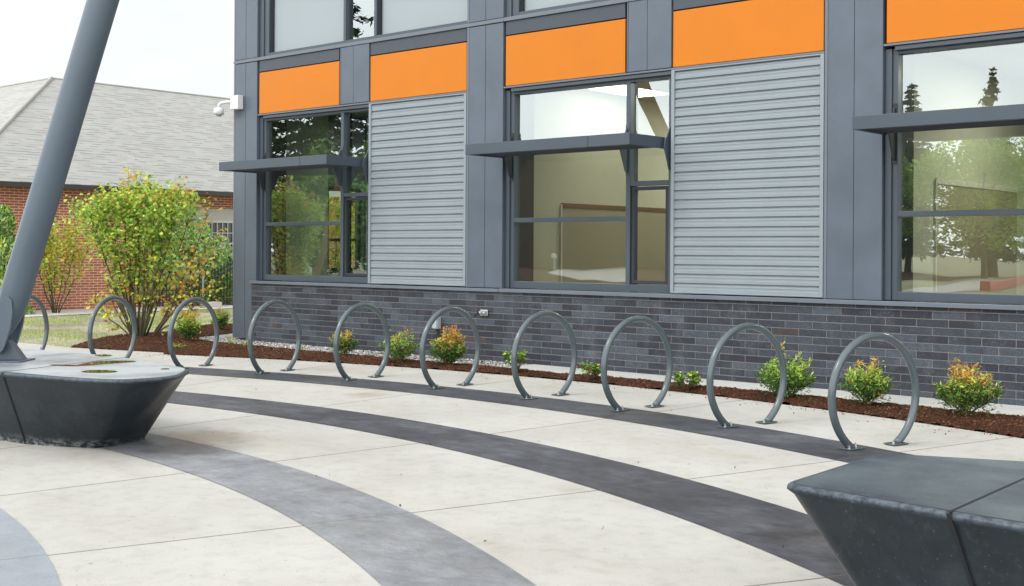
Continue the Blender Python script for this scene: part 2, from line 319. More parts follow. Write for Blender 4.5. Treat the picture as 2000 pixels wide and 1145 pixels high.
# ------------------------------------------------------------------ mesh helpers
class MB:
    def __init__(s): s.v = []; s.f = []; s.m = []; s.uv = {}
    def add(s, vs, fs, mi=0):
        o = len(s.v); s.v += [tuple(v) for v in vs]; s.f += [tuple(i + o for i in f) for f in fs]; s.m += [mi] * len(fs)
    def box(s, x0, x1, y0, y1, z0, z1, mi=0):
        s.add([(x0, y0, z0), (x1, y0, z0), (x1, y1, z0), (x0, y1, z0), (x0, y0, z1), (x1, y0, z1), (x1, y1, z1), (x0, y1, z1)],
              [(0, 3, 2, 1), (4, 5, 6, 7), (0, 1, 5, 4), (1, 2, 6, 5), (2, 3, 7, 6), (3, 0, 4, 7)], mi)
    def prism(s, poly, axis_vec, mi=0):
        # poly: list of 3D points (planar), extruded by axis_vec
        n = len(poly); a = Vector(axis_vec); p = [Vector(q) for q in poly]
        s.add(p + [q + a for q in p], [tuple(range(n))[::-1], tuple(range(n, 2 * n))] + [(i, (i + 1) % n, n + (i + 1) % n, n + i) for i in range(n)], mi)
    def tube(s, pts, rad, seg=8, mi=0, cap=True):
        pts = [Vector(p) for p in pts]; n = len(pts)
        if isinstance(rad, (int, float)): rad = [rad] * n
        t0 = (pts[1] - pts[0]).normalized(); up = Vector((0, 0, 1)) if abs(t0.z) < 0.9 else Vector((1, 0, 0))
        nx = t0.cross(up).normalized(); o = len(s.v); vs = []
        for i, p in enumerate(pts):
            t = (pts[min(i + 1, n - 1)] - pts[max(i - 1, 0)]).normalized()
            nx = (nx - t * nx.dot(t)).normalized(); ny = t.cross(nx)
            for k in range(seg):
                a = 2 * math.pi * k / seg; vs.append(p + (nx * math.cos(a) + ny * math.sin(a)) * rad[i])
        fs = [(i * seg + k, i * seg + (k + 1) % seg, (i + 1) * seg + (k + 1) % seg, (i + 1) * seg + k) for i in range(n - 1) for k in range(seg)]
        if cap: fs += [tuple(range(seg))[::-1], tuple((n - 1) * seg + k for k in range(seg))]
        s.add(vs, fs, mi)
    def build(s, name, mats, parent=None, smooth=False, bevel=0, tint=None, loc=None):
        me = bpy.data.meshes.new(name); v = s.v
        o = bpy.data.objects.new(name, me)
        org = Vector(loc) if loc is not None else Vector((0, 0, 0))
        if parent is not None:
            o.parent = parent; org = wloc(parent)
        if org.length: v = [tuple(Vector(q) - org) for q in v]
        me.from_pydata(v, [], s.f)
        if not isinstance(mats, (list, tuple)): mats = [mats]
        for m in mats: me.materials.append(m)
        if len(mats) > 1: me.polygons.foreach_set('material_index', s.m)
        if smooth: me.polygons.foreach_set('use_smooth', [True] * len(me.polygons))
        me.update(); COL.objects.link(o)
        if loc is not None and parent is None: o.location = loc
        if bevel:
            b = o.modifiers.new('bevel', 'BEVEL'); b.width = bevel; b.segments = 2; b.limit_method = 'ANGLE'; b.angle_limit = R(35)
        return o
def wloc(o):
    p = Vector(o.location)
    while o.parent: o = o.parent; p = p + Vector(o.location)
    return p
def tag(o, label=None, cat=None, group=None, kind=None):
    if label: o['label'] = label
    if cat: o['category'] = cat
    if group: o['group'] = group
    if kind: o['kind'] = kind
    return o
def thing(name, loc, label, cat, group=None):
    o = bpy.data.objects.new(name, None); o.empty_display_size = 0.2; COL.objects.link(o); o.location = loc
    return tag(o, label, cat, group)
def fast(name, V, F, mats, mi=None, parent=None, smooth=False):
    """numpy mesh: V (n,3), F (m,k) all of one size"""
    me = bpy.data.meshes.new(name); V = np.asarray(V, dtype=np.float32); F = np.asarray(F, dtype=np.int32); k = F.shape[1]
    o = bpy.data.objects.new(name, me)
    if parent is not None: o.parent = parent; V = V - np.array(wloc(parent), dtype=np.float32)
    me.vertices.add(len(V)); me.vertices.foreach_set('co', V.ravel())
    me.loops.add(F.size); me.loops.foreach_set('vertex_index', F.ravel())
    me.polygons.add(len(F)); me.polygons.foreach_set('loop_start', np.arange(0, F.size, k, dtype=np.int32))
    if not isinstance(mats, (list, tuple)): mats = [mats]
    for m in mats: me.materials.append(m)
    if mi is not None: me.polygons.foreach_set('material_index', np.asarray(mi, dtype=np.int32))
    me.update(calc_edges=True); me.validate(); COL.objects.link(o); return o
STAR = np.array([(0, -0.5), (0.14, -0.22), (0.46, -0.28), (0.3, 0.0), (0.5, 0.26), (0.17, 0.2), (0, 0.56), (-0.17, 0.2), (-0.5, 0.26), (-0.3, 0.0), (-0.46, -0.28), (-0.14, -0.22)])
DIA = np.array([(0, -0.5), (0.19, -0.05), (0, 0.5), (-0.19, -0.05)])
OVAL = np.array([(0, -0.5), (0.24, -0.18), (0.22, 0.2), (0, 0.5), (-0.22, 0.2), (-0.24, -0.18)])
def leaf_cloud(P, size, shape, up=0.5, dirs=None, g=None):
    """oriented leaf polygons at points P; returns V, F"""
    g = g or rng; n = len(P); k = len(shape)
    nrm = g.normal(size=(n, 3)); nrm[:, 2] = np.abs(nrm[:, 2]) * (0.4 + up) + up; nrm /= np.linalg.norm(nrm, axis=1)[:, None]
    t = g.normal(size=(n, 3)) if dirs is None else dirs + g.normal(size=(n, 3)) * 0.35
    t -= nrm * (t * nrm).sum(1)[:, None]; t /= np.linalg.norm(t, axis=1)[:, None] + 1e-9; b = np.cross(nrm, t)
    sz = (size * g.uniform(0.65, 1.3, n))[:, None, None]
    V = P[:, None, :] + sz * (shape[None, :, 0:1] * b[:, None, :] + shape[None, :, 1:2] * t[:, None, :])
    V = V + nrm[:, None, :] * sz * (-0.35 * np.abs(shape[None, :, 0:1]) * g.uniform(0, 1, n)[:, None, None])
    return V.reshape(-1, 3), np.arange(n * k).reshape(n, k)

# ------------------------------------------------------------------ ground and paving
def sheet(name, poly, z, mat, label=None, thick=None, bevel=0):
    mb = MB(); n = len(poly)
    if thick: mb.prism([(x, y, z - thick) for x, y in poly], (0, 0, thick))
    else: mb.add([(x, y, z) for x, y in poly], [tuple(range(n))])
    o = mb.build(name, mat); return tag(o, kind='structure')
def arc(r, a0, a1, n=40): return [(CX + r * math.cos(R(a0 + (a1 - a0) * i / n)), CY + r * math.sin(R(a0 + (a1 - a0) * i / n))) for i in range(n + 1)]
def gridmesh(name, x0, x1, y0, y1, nx, ny, zf, mat, kind='structure', inside=None, smooth=True):
    xs = np.linspace(x0, x1, nx); ys = np.linspace(y0, y1, ny); mb = MB(); idx = {}
    for j in range(ny):
        for i in range(nx):
            idx[i, j] = len(mb.v); mb.v.append((xs[i], ys[j], zf(xs[i], ys[j])))
    for j in range(ny - 1):
        for i in range(nx - 1):
            cx, cy = (xs[i] + xs[i + 1]) / 2, (ys[j] + ys[j + 1]) / 2
            if inside and not inside(cx, cy): continue
            mb.f.append((idx[i, j], idx[i + 1, j], idx[i + 1, j + 1], idx[i, j + 1])); mb.m.append(0)
    o = mb.build(name, mat, smooth=smooth); return tag(o, kind=kind)
# lawn / far ground: one sheet to the horizon
mb = MB(); mb.add([(-500, -500, -0.012), (500, -500, -0.012), (500, 500, -0.012), (-500, 500, -0.012)], [(0, 1, 2, 3)])
tag(mb.build('ground', m_soil), kind='structure')
# plaza slab, out to the bed edge
edge = arc(16.65, 58, 112.5, 60)
edge_l = [(-15.5, 10.06), (-16.6, 9.76), (-17.25, 9.60), (-18.4, 9.55), (-20.5, 9.4), (-24, 8.0)]
edge_full = [p for p in edge if p[0] > -15.4] + edge_l
plaza = edge_full + [(-26, 4), (-26, -8), (-16, -16), (4, -16), (6, 0), (4, 6)]
sheet('plaza_paving', plaza, 0.0, m_conc)
def annulus(name, r0, r1, a0, a1, z, mat, n=90):
    mb = MB(); A = arc(r0, a0, a1, n); B = arc(r1, a0, a1, n)
    mb.add([(x, y, z) for x, y in A] + [(x, y, z) for x, y in B], [(i, i + 1, n + 2 + i, n + 1 + i) for i in range(n)])
    tag(mb.build(name, mat), kind='structure')
annulus('outer_paving_band', 14.53, 15.21, 40, 128, 0.004, m_band)
annulus('middle_paving_band', 12.39, 13.11, 40, 128, 0.004, m_band)
annulus('inner_paving_band', 10.42, 11.07, 40, 130, 0.004, m_band_mid)
mb = MB(); mb.add([(x, y, 0.004) for x, y in arc(9.10, 0, 354, 120)], [tuple(range(121))]); tag(mb.build('paving_disc', m_disc), kind='structure')

# planting bed: mulch mounded between the plaza edge and the wall, and round the maple
def inpoly(x, y, P):
    c = False; j = len(P) - 1
    for i in range(len(P)):
        if ((P[i][1] > y) != (P[j][1] > y)) and x < (P[j][0] - P[i][0]) * (y - P[i][1]) / (P[j][1] - P[i][1] + 1e-12) + P[i][0]: c = not c
        j = i
    return c
bed = list(reversed([(x, y) for x, y in edge_full if x > -17.3])) # from left to right
bed = [(-17.3, 9.62)] + bed + [(1.5, 11.5)]
strip_edge = [(1.5, 11.66), (-3.8, 11.50), (-5.2, 11.55), (-6.3, 11.62), (-7.4, 11.66), (-8.4, 11.70), (-9.3, 11.62), (-10.6, 11.68), (-11.6, 11.60), (-12.7, 11.62), (-13.5, 11.6), (-14.3, 11.62), (-15.5, 11.62), (-16.9, 11.66), (-17.6, 12.1)]
bed_poly = bed + strip_edge + [(-18.2, 13.4), (-19.3, 14.6), (-20.4, 14.7), (-20.0, 13.3), (-19.0, 12.3), (-18.75, 11.6), (-18.5, 10.9), (-17.9, 10.2)]
from mathutils import noise as mnoise
def dist_edge(x, y, P):
    best = 9
    for i in range(len(P)):
        a = P[i]; b = P[(i + 1) % len(P)]; dx, dy = b[0] - a[0], b[1] - a[1]; L = dx * dx + dy * dy + 1e-9
        t = max(0, min(1, ((x - a[0]) * dx + (y - a[1]) * dy) / L)); best = min(best, math.hypot(x - a[0] - t * dx, y - a[1] - t * dy))
    return best
def bed_z(x, y):
    if not inpoly(x, y, bed_poly): return -0.03
    d = dist_edge(x, y, bed_poly); base = 0.012 + 0.055 * (1 - math.exp(-d / 0.25))
    m = 0.035 * math.exp(-((x + 17.8) ** 2 + (y - 11.2) ** 2) / 0.9)
    return base + m + 0.016 * mnoise.noise((x * 7, y * 7, 0)) + 0.01 * mnoise.noise((x * 20, y * 20, 3))
o = gridmesh('mulch_bed', -20.6, 1.6, 9.5, 14.9, 520, 128, bed_z, m_mulch, 'structure', lambda x, y: inpoly(x, y, bed_poly))
# loose bark chips
def scatter(n, x0, x1, y0, y1, inside):
    P = []
    while len(P) < n:
        x, y = random.uniform(x0, x1), random.uniform(y0, y1)
        if inside(x, y): P.append((x, y))
    return P
P = scatter(30000, -20.4, -2.5, 9.55, 14.7, lambda x, y: inpoly(x, y, bed_poly))
P = np.array([(x, y, bed_z(x, y) + 0.004) for x, y in P])
ex_ = []
while len(ex_) < 420:
    a_ = random.uniform(60, 114); rr_ = 16.64 - random.expovariate(1 / 0.16)
    if rr_ > 15.3: ex_.append((CX + rr_ * math.cos(R(a_)), CY + rr_ * math.sin(R(a_)), 0.006))
for i_ in range(50):
    a_ = random.uniform(62, 112); rr_ = random.uniform(11, 16.4); ex_.append((CX + rr_ * math.cos(R(a_)), CY + rr_ * math.sin(R(a_)), 0.009))
P = np.concatenate([P, np.array(ex_)])
V, F = leaf_cloud(P, 0.021, DIA * np.array([1.3, 1]), up=0.9)
fo = fast('bark_chips', V, F, [m_chip1, m_chip2, m_chip3], rng.choice(3, len(P), p=[0.5, 0.36, 0.14]))
tag(fo, 'loose reddish brown bark chips covering the planting bed', 'bark mulch', kind='stuff')

# gravel and concrete strip against the wall
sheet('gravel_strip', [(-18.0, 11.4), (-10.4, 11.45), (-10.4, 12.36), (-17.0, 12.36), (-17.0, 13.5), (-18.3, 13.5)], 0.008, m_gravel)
sheet('concrete_apron', [(-10.395, 11.4), (1.6, 11.3), (1.6, 12.36), (-10.395, 12.36)], 0.014, m_walk)
P = scatter(2600, -18.0, -10.4, 11.5, 12.3, lambda x, y: True)
P = np.array([(x, y, 0.016) for x, y in P])
V, F = leaf_cloud(P, 0.03, OVAL * np.array([1.6, 1]), up=1.5)
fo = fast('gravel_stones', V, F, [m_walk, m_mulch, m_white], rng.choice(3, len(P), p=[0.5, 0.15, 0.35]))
tag(fo, 'loose white gravel between mulch and building wall', 'gravel', kind='stuff')

# far walk along the red brick building
sheet('far_walk', [(-25.5, 12.6), (-25.85, 15), (-25.95, 18.9), (-25.8, 24), (-28.05, 24), (-28.05, 8), (-25.2, 8)], 0.006, m_walk2)

# grass tufts on the thin lawn
def on_lawn(x, y):
    return (not inpoly(x, y, bed_poly)) and (not inpoly(x, y, plaza)) and x > -25.5 and not (x > -17.9 and y > 11)
pts = []
while len(pts) < 17000:
    x, y = random.uniform(-26, -17.2), random.uniform(8.6, 20)
    if on_lawn(x, y):
        dn = mnoise.noise((x * 0.7, y * 0.7, 5)) + 0.5 * mnoise.noise((x * 2.5, y * 2.5, 1))
        if dn > random.uniform(-0.2, 0.4): pts.append((x, y, 0))
P = np.array(pts); n = len(P); h = rng.uniform(0.02, 0.055, n); a = rng.uniform(0, 2 * np.pi, n)
d = np.stack([np.cos(a), np.sin(a), np.zeros(n)], 1) * 0.008; lean = rng.normal(size=(n, 3)) * 0.02; lean[:, 2] = h
V = np.stack([P - d - [0, 0, .01], P + d - [0, 0, .01], P + lean], 1).reshape(-1, 3)
fo = fast('lawn_grass', V, np.arange(3 * n).reshape(n, 3), [L_grass, L_grass2], rng.choice(2, n, p=[0.7, 0.3]))
tag(fo, 'patchy short grass growing on the thin lawn', 'grass', kind='stuff')

# ------------------------------------------------------------------ the school building
B = thing('school_building', (-17.0, 12.36, 0), 'modern slate grey school building with orange panels, ribbed metal siding and dark brick base', 'building')
YF = 12.36
def part(name, boxes, mat, parent=B, bevel=0.003, label=None):
    mb = MB()
    for b in boxes: mb.box(*b)
    o = mb.build(name, mat, parent, bevel=bevel)
    if label: o['label'] = label
    return o
PER = 5.38
# brick plinth: every brick modelled, mortar behind
mb = MB(); tints = []
row_h, bl = 0.0834, 0.337
X0, X1 = -16.465, 1.4
k = 0
z = 0.075 - row_h
while z < 0.97:
    off = (0.5 * bl if k % 2 else 0) + 0.129
    x = X0 - bl * 1.5 + (off % bl)
    while x < X1:
        a, b = max(x + 0.005, X0), min(x + bl - 0.005, X1)
        if b - a > 0.02:
            j = random.uniform(-0.0012, 0.0012)
            mb.box(a, b, 12.336 + j, 12.40, max(z + 0.005, -0.02), min(z + row_h - 0.005, 0.975))
            t = random.random(); r = random.random()
            v = (0.05 + 0.30 * t) if r < 0.5 else ((0.45 + 0.35 * t) if r < 0.985 else 0.9 + 0.1 * t)
            tints += [v] * 8
        x += bl
    z += row_h; k += 1
bw = mb.build('brick_plinth', m_brick, B, bevel=0.002)
att = bw.data.attributes.new('tint', 'FLOAT', 'POINT'); att.data.foreach_set('value', tints)
part('mortar_backing', [(X0, X1, 12.3415, 12.6, -0.02, 0.98)], m_mortar, bevel=0)
part('sill_flashing', [(X0 - 0.01, -11.0, 12.295, 12.62, 0.972, 0.992), (X0 - 0.01, -11.0, 12.292, 12.30, 0.948, 0.990),
                       (-10.985, 1.4, 12.290, 12.62, 0.975, 0.996), (-10.985, 1.4, 12.286, 12.295, 0.950, 0.994)], m_trim, bevel=0.002)
# side and rear walls, roof deck
part('side_wall', [(-16.985, -16.80, 12.60, 14.25, 0, 8.2), (-16.985, -16.80, 15.05, 22, 0, 8.2), (-16.985, -16.80, 14.25, 15.05, 0, 1.12), (-16.985, -16.80, 14.25, 15.05, 2.62, 8.2)], m_panel)
part('rear_wall', [(-16.8, 1.4, 21.8, 22, 0, 8.2)], m_panel); part('roof_deck', [(-17.0, 1.4, 12.5, 22, 8.0, 8.2)], m_panel)
part('right_wall', [(1.3, 1.5, 12.45, 22, 0, 8.2)], m_panel)
# pilasters (two panels each with a seam), split at the belt line
def pilaster(x0, seam, x1, z0, z1, edge_trim=True):
    bx = []
    t = 0.035 if edge_trim else 0
    mb = MB()
    mb.box(x0 + 0.004, x1 - 0.002, YF + 0.006, 12.62, z0, z1)
    o = mb.build('pilaster', m_panel, B, bevel=0.002)
    if edge_trim: part('corner_trim', [(x0, x0 + t, YF - 0.006, YF + 0.05, z0, z1)], m_trim, o, 0.003)
    s1 = part('panel', [(x0 + t + 0.004, seam - 0.003, YF - 0.004, YF + 0.004, z0 + 0.003, z1 - 0.004)], m_panel, o, 0.002)
    s2 = part('panel', [(seam + 0.003, x1 - 0.002, YF - 0.002, YF + 0.004, z0 + 0.003, z1 - 0.004)], m_panel, o, 0.002)
pilaster(-17.0, -16.68, -16.375, 0.03, 4.585)
pilaster(-17.0, -16.68, -16.375, 4.65, 8.0)
for k in range(3):
    xs = -11.655 + k * PER
    pilaster(xs, xs + 0.345, xs + 0.668, 1.0, 4.585); pilaster(xs, xs + 0.345, xs + 0.668, 4.65, 8.0)
part('belt_trim', [(-17.005, -11.0 + 0.02, YF - 0.012, 12.56, 4.592, 4.643), (-10.978, 1.4, YF - 0.012, 12.56, 4.592, 4.643)], m_trim, bevel=0.004)

# ribbed siding
def siding(x0, x1, z0, z1):
    pitch = 0.1108; prof = [(0.0, -0.0), (0.004, -0.025), (0.040, -0.025), (0.044, -0.022), (0.064, -0.022), (0.068, -0.025), (0.078, -0.025), (0.098, -0.004), (0.1108, 0.0)]
    base = YF + 0.03; mb = MB(); pts = []; z = z0
    while z < z1 - 0.01:
        for dz, dy in prof[:-1]: pts.append((z + dz, base + dy))
        z += pitch
    pts = [(min(a, z1), b) for a, b in pts] + [(z1, base)]
    n = len(pts); vs = [(x0, y, z) for z, y in pts] + [(x1, y, z) for z, y in pts]
    mb.add(vs, [(i, n + i, n + i + 1, i + 1) for i in range(n - 1)])
    o = mb.build('ribbed_siding', m_siding, B)
    part('siding_frame', [(x0 - 0.016, x0 + 0.028, YF - 0.012, 12.45, z0 - 0.01, z1 + 0.012), (x1 - 0.03, x1 + 0.014, YF - 0.012, 12.45, z0 - 0.01, z1 + 0.012),
                          (x0 + 0.028, x1 - 0.03, YF - 0.010, 12.45, z1 - 0.004, z1 + 0.012), (x0 + 0.028, x1 - 0.03, YF - 0.010, 12.45, z0 - 0.01, z0 + 0.006)], m_siding, o, 0.003)
    part('backing', [(x0, x1, YF + 0.07, 12.62, z0 - 0.01, z1 + 0.01)], m_dark, o, 0)
# orange panel course
def spandrel(x0, x1):
    part('orange_panel', [(x0 + 0.012, x1 - 0.022, YF + 0.012, YF + 0.045, 3.722, 4.392)], m_orange, bevel=0.004)
    part('charcoal_panel', [(x0 + 0.010, x1 - 0.024, YF + 0.012, YF + 0.045, 4.408, 4.588)], m_strip, bevel=0.003)
    part('panel_backing', [(x0, x1, YF + 0.06, 12.62, 3.70, 4.60)], m_dark, bevel=0)
def window(x0, mats=m_frame, tall=True):
    # x0 = left jamb of the bay; glass plane at 12.50
    x1 = x0 + 2.695; ya, yb = 12.435, 12.525
    w = thing('window', (x0, ya, 1.0), None, None); w.parent = B; w.location = Vector((x0, ya, 1.0)) - Vector(B.location)
    mb = MB()
    zb, zt = 1.005, 3.665
    mxa, mxb = x0 + 1.988, x0 + 2.052
    mb.box(x0 + 0.002, x0 + 0.075, YF + 0.05, yb, zb, zt); mb.box(x0 + 0.075, x0 + 0.135, ya, yb, zb, zt)
    mb.box(x1 - 0.075, x1 - 0.002, ya, yb, zb, zt)
    mb.box(mxa, mxb, ya - 0.004, yb, zb + 0.06, zt - 0.05)
    mb.box(x0 + 0.135, x1 - 0.075, ya, yb, zb, 1.095); mb.box(x0 + 0.135, x1 - 0.075, ya, yb, 3.605, zt)
    mb.box(x0 + 0.135, mxa, ya, yb, 1.885, 1.945); mb.box(mxb, x1 - 0.075, ya, yb, 2.315, 2.375)
    mb.box(x0 + 0.12, x1 - 0.01, YF + 0.02, YF + 0.06, 3.64, 3.685)
    mb.build('frame', m_frame, w, bevel=0.004)
    mb = MB(); yg = 12.495
    for (a, b, c, d) in ((x0 + 0.135, mxa, 1.095, 1.885), (x0 + 0.135, mxa, 1.945, 3.605), (mxb, x1 - 0.075, 2.375, 3.605)):
        g = MB(); g.add([(a, yg, c), (b, yg, c), (b, yg, d), (a, yg, d)], [(0, 1, 2, 3)]); g.build('pane', m_glass, w)
    s0, s1, t0, t1 = mxb + 0.012, x1 - 0.085, 1.105, 2.305
    mb = MB(); q = 0.042
    mb.box(s0, s0 + q, 12.45, 12.51, t0, t1); mb.box(s1 - q, s1, 12.45, 12.51, t0, t1); mb.box(s0 + q, s1 - q, 12.45, 12.51, t0, t0 + q); mb.box(s0 + q, s1 - q, 12.45, 12.51, t1 - q, t1)
    mb.build('sash', m_dark, w, bevel=0.004)
    g = MB(); g.add([(s0 + q, 12.485, t0 + q), (s1 - q, 12.485, t0 + q), (s1 - q, 12.485, t1 - q), (s0 + q, 12.485, t1 - q)], [(0, 1, 2, 3)]); g.build('pane', m_glass, w)
    mb = MB(); mb.box(x0 - 0.02, x0 + 0.128, 12.53, 12.86, 0.99, 3.7); mb.build('jamb_return', m_dark, w)  # jamb lies in shade; the shade is put into its dark colour
    mb = MB(); mb.box(mxa - 0.0, mxb, 12.53, 12.60, 1.0, 3.66); mb.build('mullion_back', m_dark, w)
    # interior head/jamb closure
    mb = MB(); mb.box(x0 - 0.0, x1, 12.53, 12.62, 3.665, 3.70); mb.build('head_closure', m_dark, w)
    return w
def sunshade(x0):
    xa, xb = x0 + 0.02, x0 + 2.635; yf, yw = 11.60, 12.36; z0, z1 = 2.747, 2.885
    s = thing('sunshade', (xa, yf, z0), None, None); s.parent = B; s.location = Vector((xa, yf, z0)) - Vector(B.location)
    xj = x0 + 2.03
    mb = MB(); mb.box(xa, xj - 0.004, yf, yf + 0.045, z0, z1); mb.box(xj + 0.004, xb - 0.0, yf, yf + 0.045, z0, z1)
    mb.box(xj - 0.006, xj + 0.006, yf + 0.006, yf + 0.04, z0 + 0.003, z1 - 0.003)
    mb.box(xb - 0.045, xb - 0.001, yf + 0.0455, yw - 0.03, z0 + 0.001, z1 - 0.001); mb.box(xa + 0.001, xa + 0.045, yf + 0.0455, yw - 0.03, z0 + 0.001, z1 - 0.001)
    mb.build('fascia', m_shade, s, bevel=0.004)
    mb = MB(); nb = 6
    for i in range(nb):
        y = yf + 0.10 + i * 0.105
        mb.prism([(xa + 0.046, y, z0 + 0.012), (xa + 0.046, y + 0.012, z0 + 0.008), (xa + 0.046, y + 0.075, z0 + 0.098), (xa + 0.046, y + 0.063, z0 + 0.102)], (xb - xa - 0.093, 0, 0))
    mb.build('louvres', m_dark, s)  # near-black colour stands in for shade on the underside
    for bx in (x0 + 0.10, x0 + 2.01, x0 + 2.66):
        t = 0.016
        mb = MB()
        mb.prism([(bx, yw + 0.01, z0 - 0.25), (bx, yw + 0.06, z0 - 0.27), (bx, yw + 0.06, z1 + 0.15), (bx, yw + 0.035, z1 + 0.15), (bx, yw - 0.04, z1 + 0.0), (bx, yw - 0.07, z1 - 0.02), (bx, yw - 0.10, z0 + 0.01), (bx, yw - 0.085, z0 - 0.015)], (t, 0, 0))
        mb.box(bx - 0.02, bx + t + 0.02, yw + 0.06, yw + 0.074, z0 - 0.30, z1 + 0.2)
        mb.build('bracket', m_dark if bx < x0 + 0.5 else m_shade, s, bevel=0.002)
for k in range(3):
    xw = -16.365 + k * PER
    window(xw); sunshade(xw)
    xs = xw + 2.725
    siding(xs, xs + 1.965, 1.02, 3.675)
    part('head_trim', [(xw + 0.0, xw + 4.70, YF + 0.004, 12.45, 3.692, 3.715)], m_trim, bevel=0.002)
    spandrel(xw + 0.02, xw + 2.03)
    mb = MB(); a, c, b = xw + 2.045, xw + 2.35, xw + 2.70
    part('panel', [(a + 0.02, c - 0.003, YF - 0.002, YF + 0.05, 3.722, 4.588), (c + 0.003, b, YF - 0.003, YF + 0.05, 3.722, 4.588), (a, a + 0.016, YF - 0.004, YF + 0.05, 3.722, 4.588)], m_panel)
    part('panel_backing', [(a, b, YF + 0.055, 12.62, 3.70, 4.60)], m_dark, bevel=0)
    spandrel(xw + 2.705, xw + 4.71)
    # upper storey window with drawn blinds
    w = thing('upper_window', (xw, 12.43, 4.65), None, None); w.parent = B; w.location = Vector((xw, 12.43, 4.65)) - Vector(B.location)
    mb = MB(); y0, y1 = 12.42, 12.53
    cols = [(xw + 0.02, xw + 0.215), (xw + 2.045, xw + 2.10), (xw + 2.735, xw + 2.79), (xw + 4.66, xw + 4.70)]
    mb.box(xw + 0.0, xw + 0.10, YF + 0.04, y1, 4.645, 7.5); mb.box(xw + 0.10, cols[0][1], y0, y1, 4.645, 7.5)
    for a_, b_ in cols[1:]: mb.box(a_, b_, y0, y1, 4.705, 7.4)
    mb.box(cols[0][1], cols[3][1], y0, y1, 4.645, 4.705); mb.box(cols[0][1], cols[3][1], y0, y1, 7.4, 7.5)
    mb.build('frame', m_frame, w, bevel=0.004)
    for i in range(3):
        a_, b_ = cols[i][1], cols[i + 1][0]
        g = MB(); yg = 12.495
        if i != 1:
            g.box(a_ + 0.03, b_, 12.51, 12.514, 4.715, 7.4); g.build('blind', m_blind, w)
            g = MB(); g.box(a_, a_ + 0.03, 12.46, 12.515, 4.705, 7.4); g.build('reveal', m_dark, w)
        else:
            g.add([(a_, yg, 4.705), (b_, yg, 4.705), (b_, yg, 7.4), (a_, yg, 7.4)], [(0, 1, 2, 3)]); g.build('pane', m_glass, w)
part('floor_slab', [(-16.8, 1.3, 12.63, 21.8, 4.25, 4.6)], m_dark, bevel=0)
part('ground_floor_slab', [(-16.8, 1.3, 12.62, 21.8, -0.02, 0.10)], m_carpet, bevel=0)
part('inner_wall_lining', [(-16.4, 1.3, 12.60, 12.615, 0.1, 0.99)], m_tan, bevel=0)
part('ceiling', [(-16.79, 1.29, 12.64, 21.7, 3.9, 3.95)], m_ceiling, bevel=0)
part('partition', [(-11.45, -11.30, 12.63, 21.7, 0.1, 3.9)], m_tan, bevel=0)
part('partition', [(-6.10, -5.95, 12.63, 21.7, 0.1, 3.9)], m_tan, bevel=0)
part('partition', [(-16.79, -16.76, 15.12, 21.7, 0.1, 3.9), (-16.79, -16.76, 12.64, 14.2, 0.1, 3.9)], m_green, bevel=0)
part('rear_lining', [(-16.7, -11.5, 19.0, 19.1, 0.1, 3.9)], m_green, bevel=0)
part('rear_lining', [(-11.2, -6.2, 19.0, 19.1, 0.1, 3.9)], m_tan, bevel=0); part('rear_lining', [(-5.9, 1.2, 19.0, 19.1, 0.1, 3.9)], m_tan, bevel=0)
part('column_lining', [(-13.66, -11.5, 12.63, 12.66, 0.1, 3.9)], m_tan, bevel=0); part('column_lining', [(-8.28, -6.15, 12.63, 12.66, 0.1, 3.9)], m_tan, bevel=0)
# small side window seen through the corner room
w = thing('side_window', (-16.9, 14.25, 1.1), None, None); w.parent = B; w.location = Vector((-16.9, 14.25, 1.1)) - Vector(B.location)
mb = MB(); mb.box(-16.93, -16.86, 14.25, 14.31, 1.12, 2.62); mb.box(-16.93, -16.86, 14.99, 15.05, 1.12, 2.62); mb.box(-16.93, -16.86, 14.31, 14.99, 1.12, 1.18); mb.box(-16.93, -16.86, 14.31, 14.99, 2.56, 2.62); mb.box(-16.93, -16.86, 14.31, 14.99, 1.66, 1.71)
mb.build('frame', m_dark, w); g = MB(); g.add([(-16.9, 14.31, 1.18), (-16.9, 14.99, 1.18), (-16.9, 14.99, 2.56), (-16.9, 14.31, 2.56)], [(0, 1, 2, 3)]); g.build('pane', m_glass2, w)
# room fittings
def board(x, y0, y1, z0, z1, label, name='wall_board'):
    t = thing(name, (x, y0, z0), label, 'board')
    mb = MB(); mb.box(x, x + 0.02, y0, y1, z0, z1); mb.build('board_surface', m_board, t)
    mb = MB(); mb.box(x, x + 0.03, y0, y1, z1, z1 + 0.07); mb.build('head_rail', m_wood if x < -10 else m_lintel, t)
    mb = MB(); mb.box(x, x + 0.03, y0 - 0.03, y0, z0, z1 + 0.05); mb.build('edge_strip', m_lintel, t)
board(-11.298, 14.0, 17.5, 0.25, 2.14, 'brown wall panel with dark top rail seen inside the middle window')
board(-5.948, 14.6, 17.4, 0.9, 2.35, 'olive wall board seen inside the right-hand window')
def ceiling_light(x, y, label):
    t = thing('ceiling_light', (x, y, 3.88), label, 'ceiling light', 'ceiling lights inside the classrooms')
    mb = MB(); mb.box(x - 0.32, x + 0.32, y - 0.62, y + 0.62, 3.882, 3.899); mb.build('housing', m_white, t)
    mb = MB(); mb.box(x - 0.29, x + 0.29, y - 0.59, y + 0.59, 3.872, 3.881); mb.build('diffuser', m_lamp_dim if abs(x + 10.68) < 0.01 else m_lamp, t)
ceiling_light(-10.68, 14.85, 'lit panel light on the ceiling inside the middle window')
for q, (x_, y_) in enumerate([(-7.6, 14.45), (-9.75, 17.2)]): ceiling_light(x_, y_, ['lit ceiling panel light deeper inside the middle room, to the right', 'lit ceiling panel light at the back of the middle room'][q])  # unseen panels, from here on added to brighten the rooms
ceiling_light(-2.2, 14.2, 'lit ceiling panel light just behind the right-hand window')
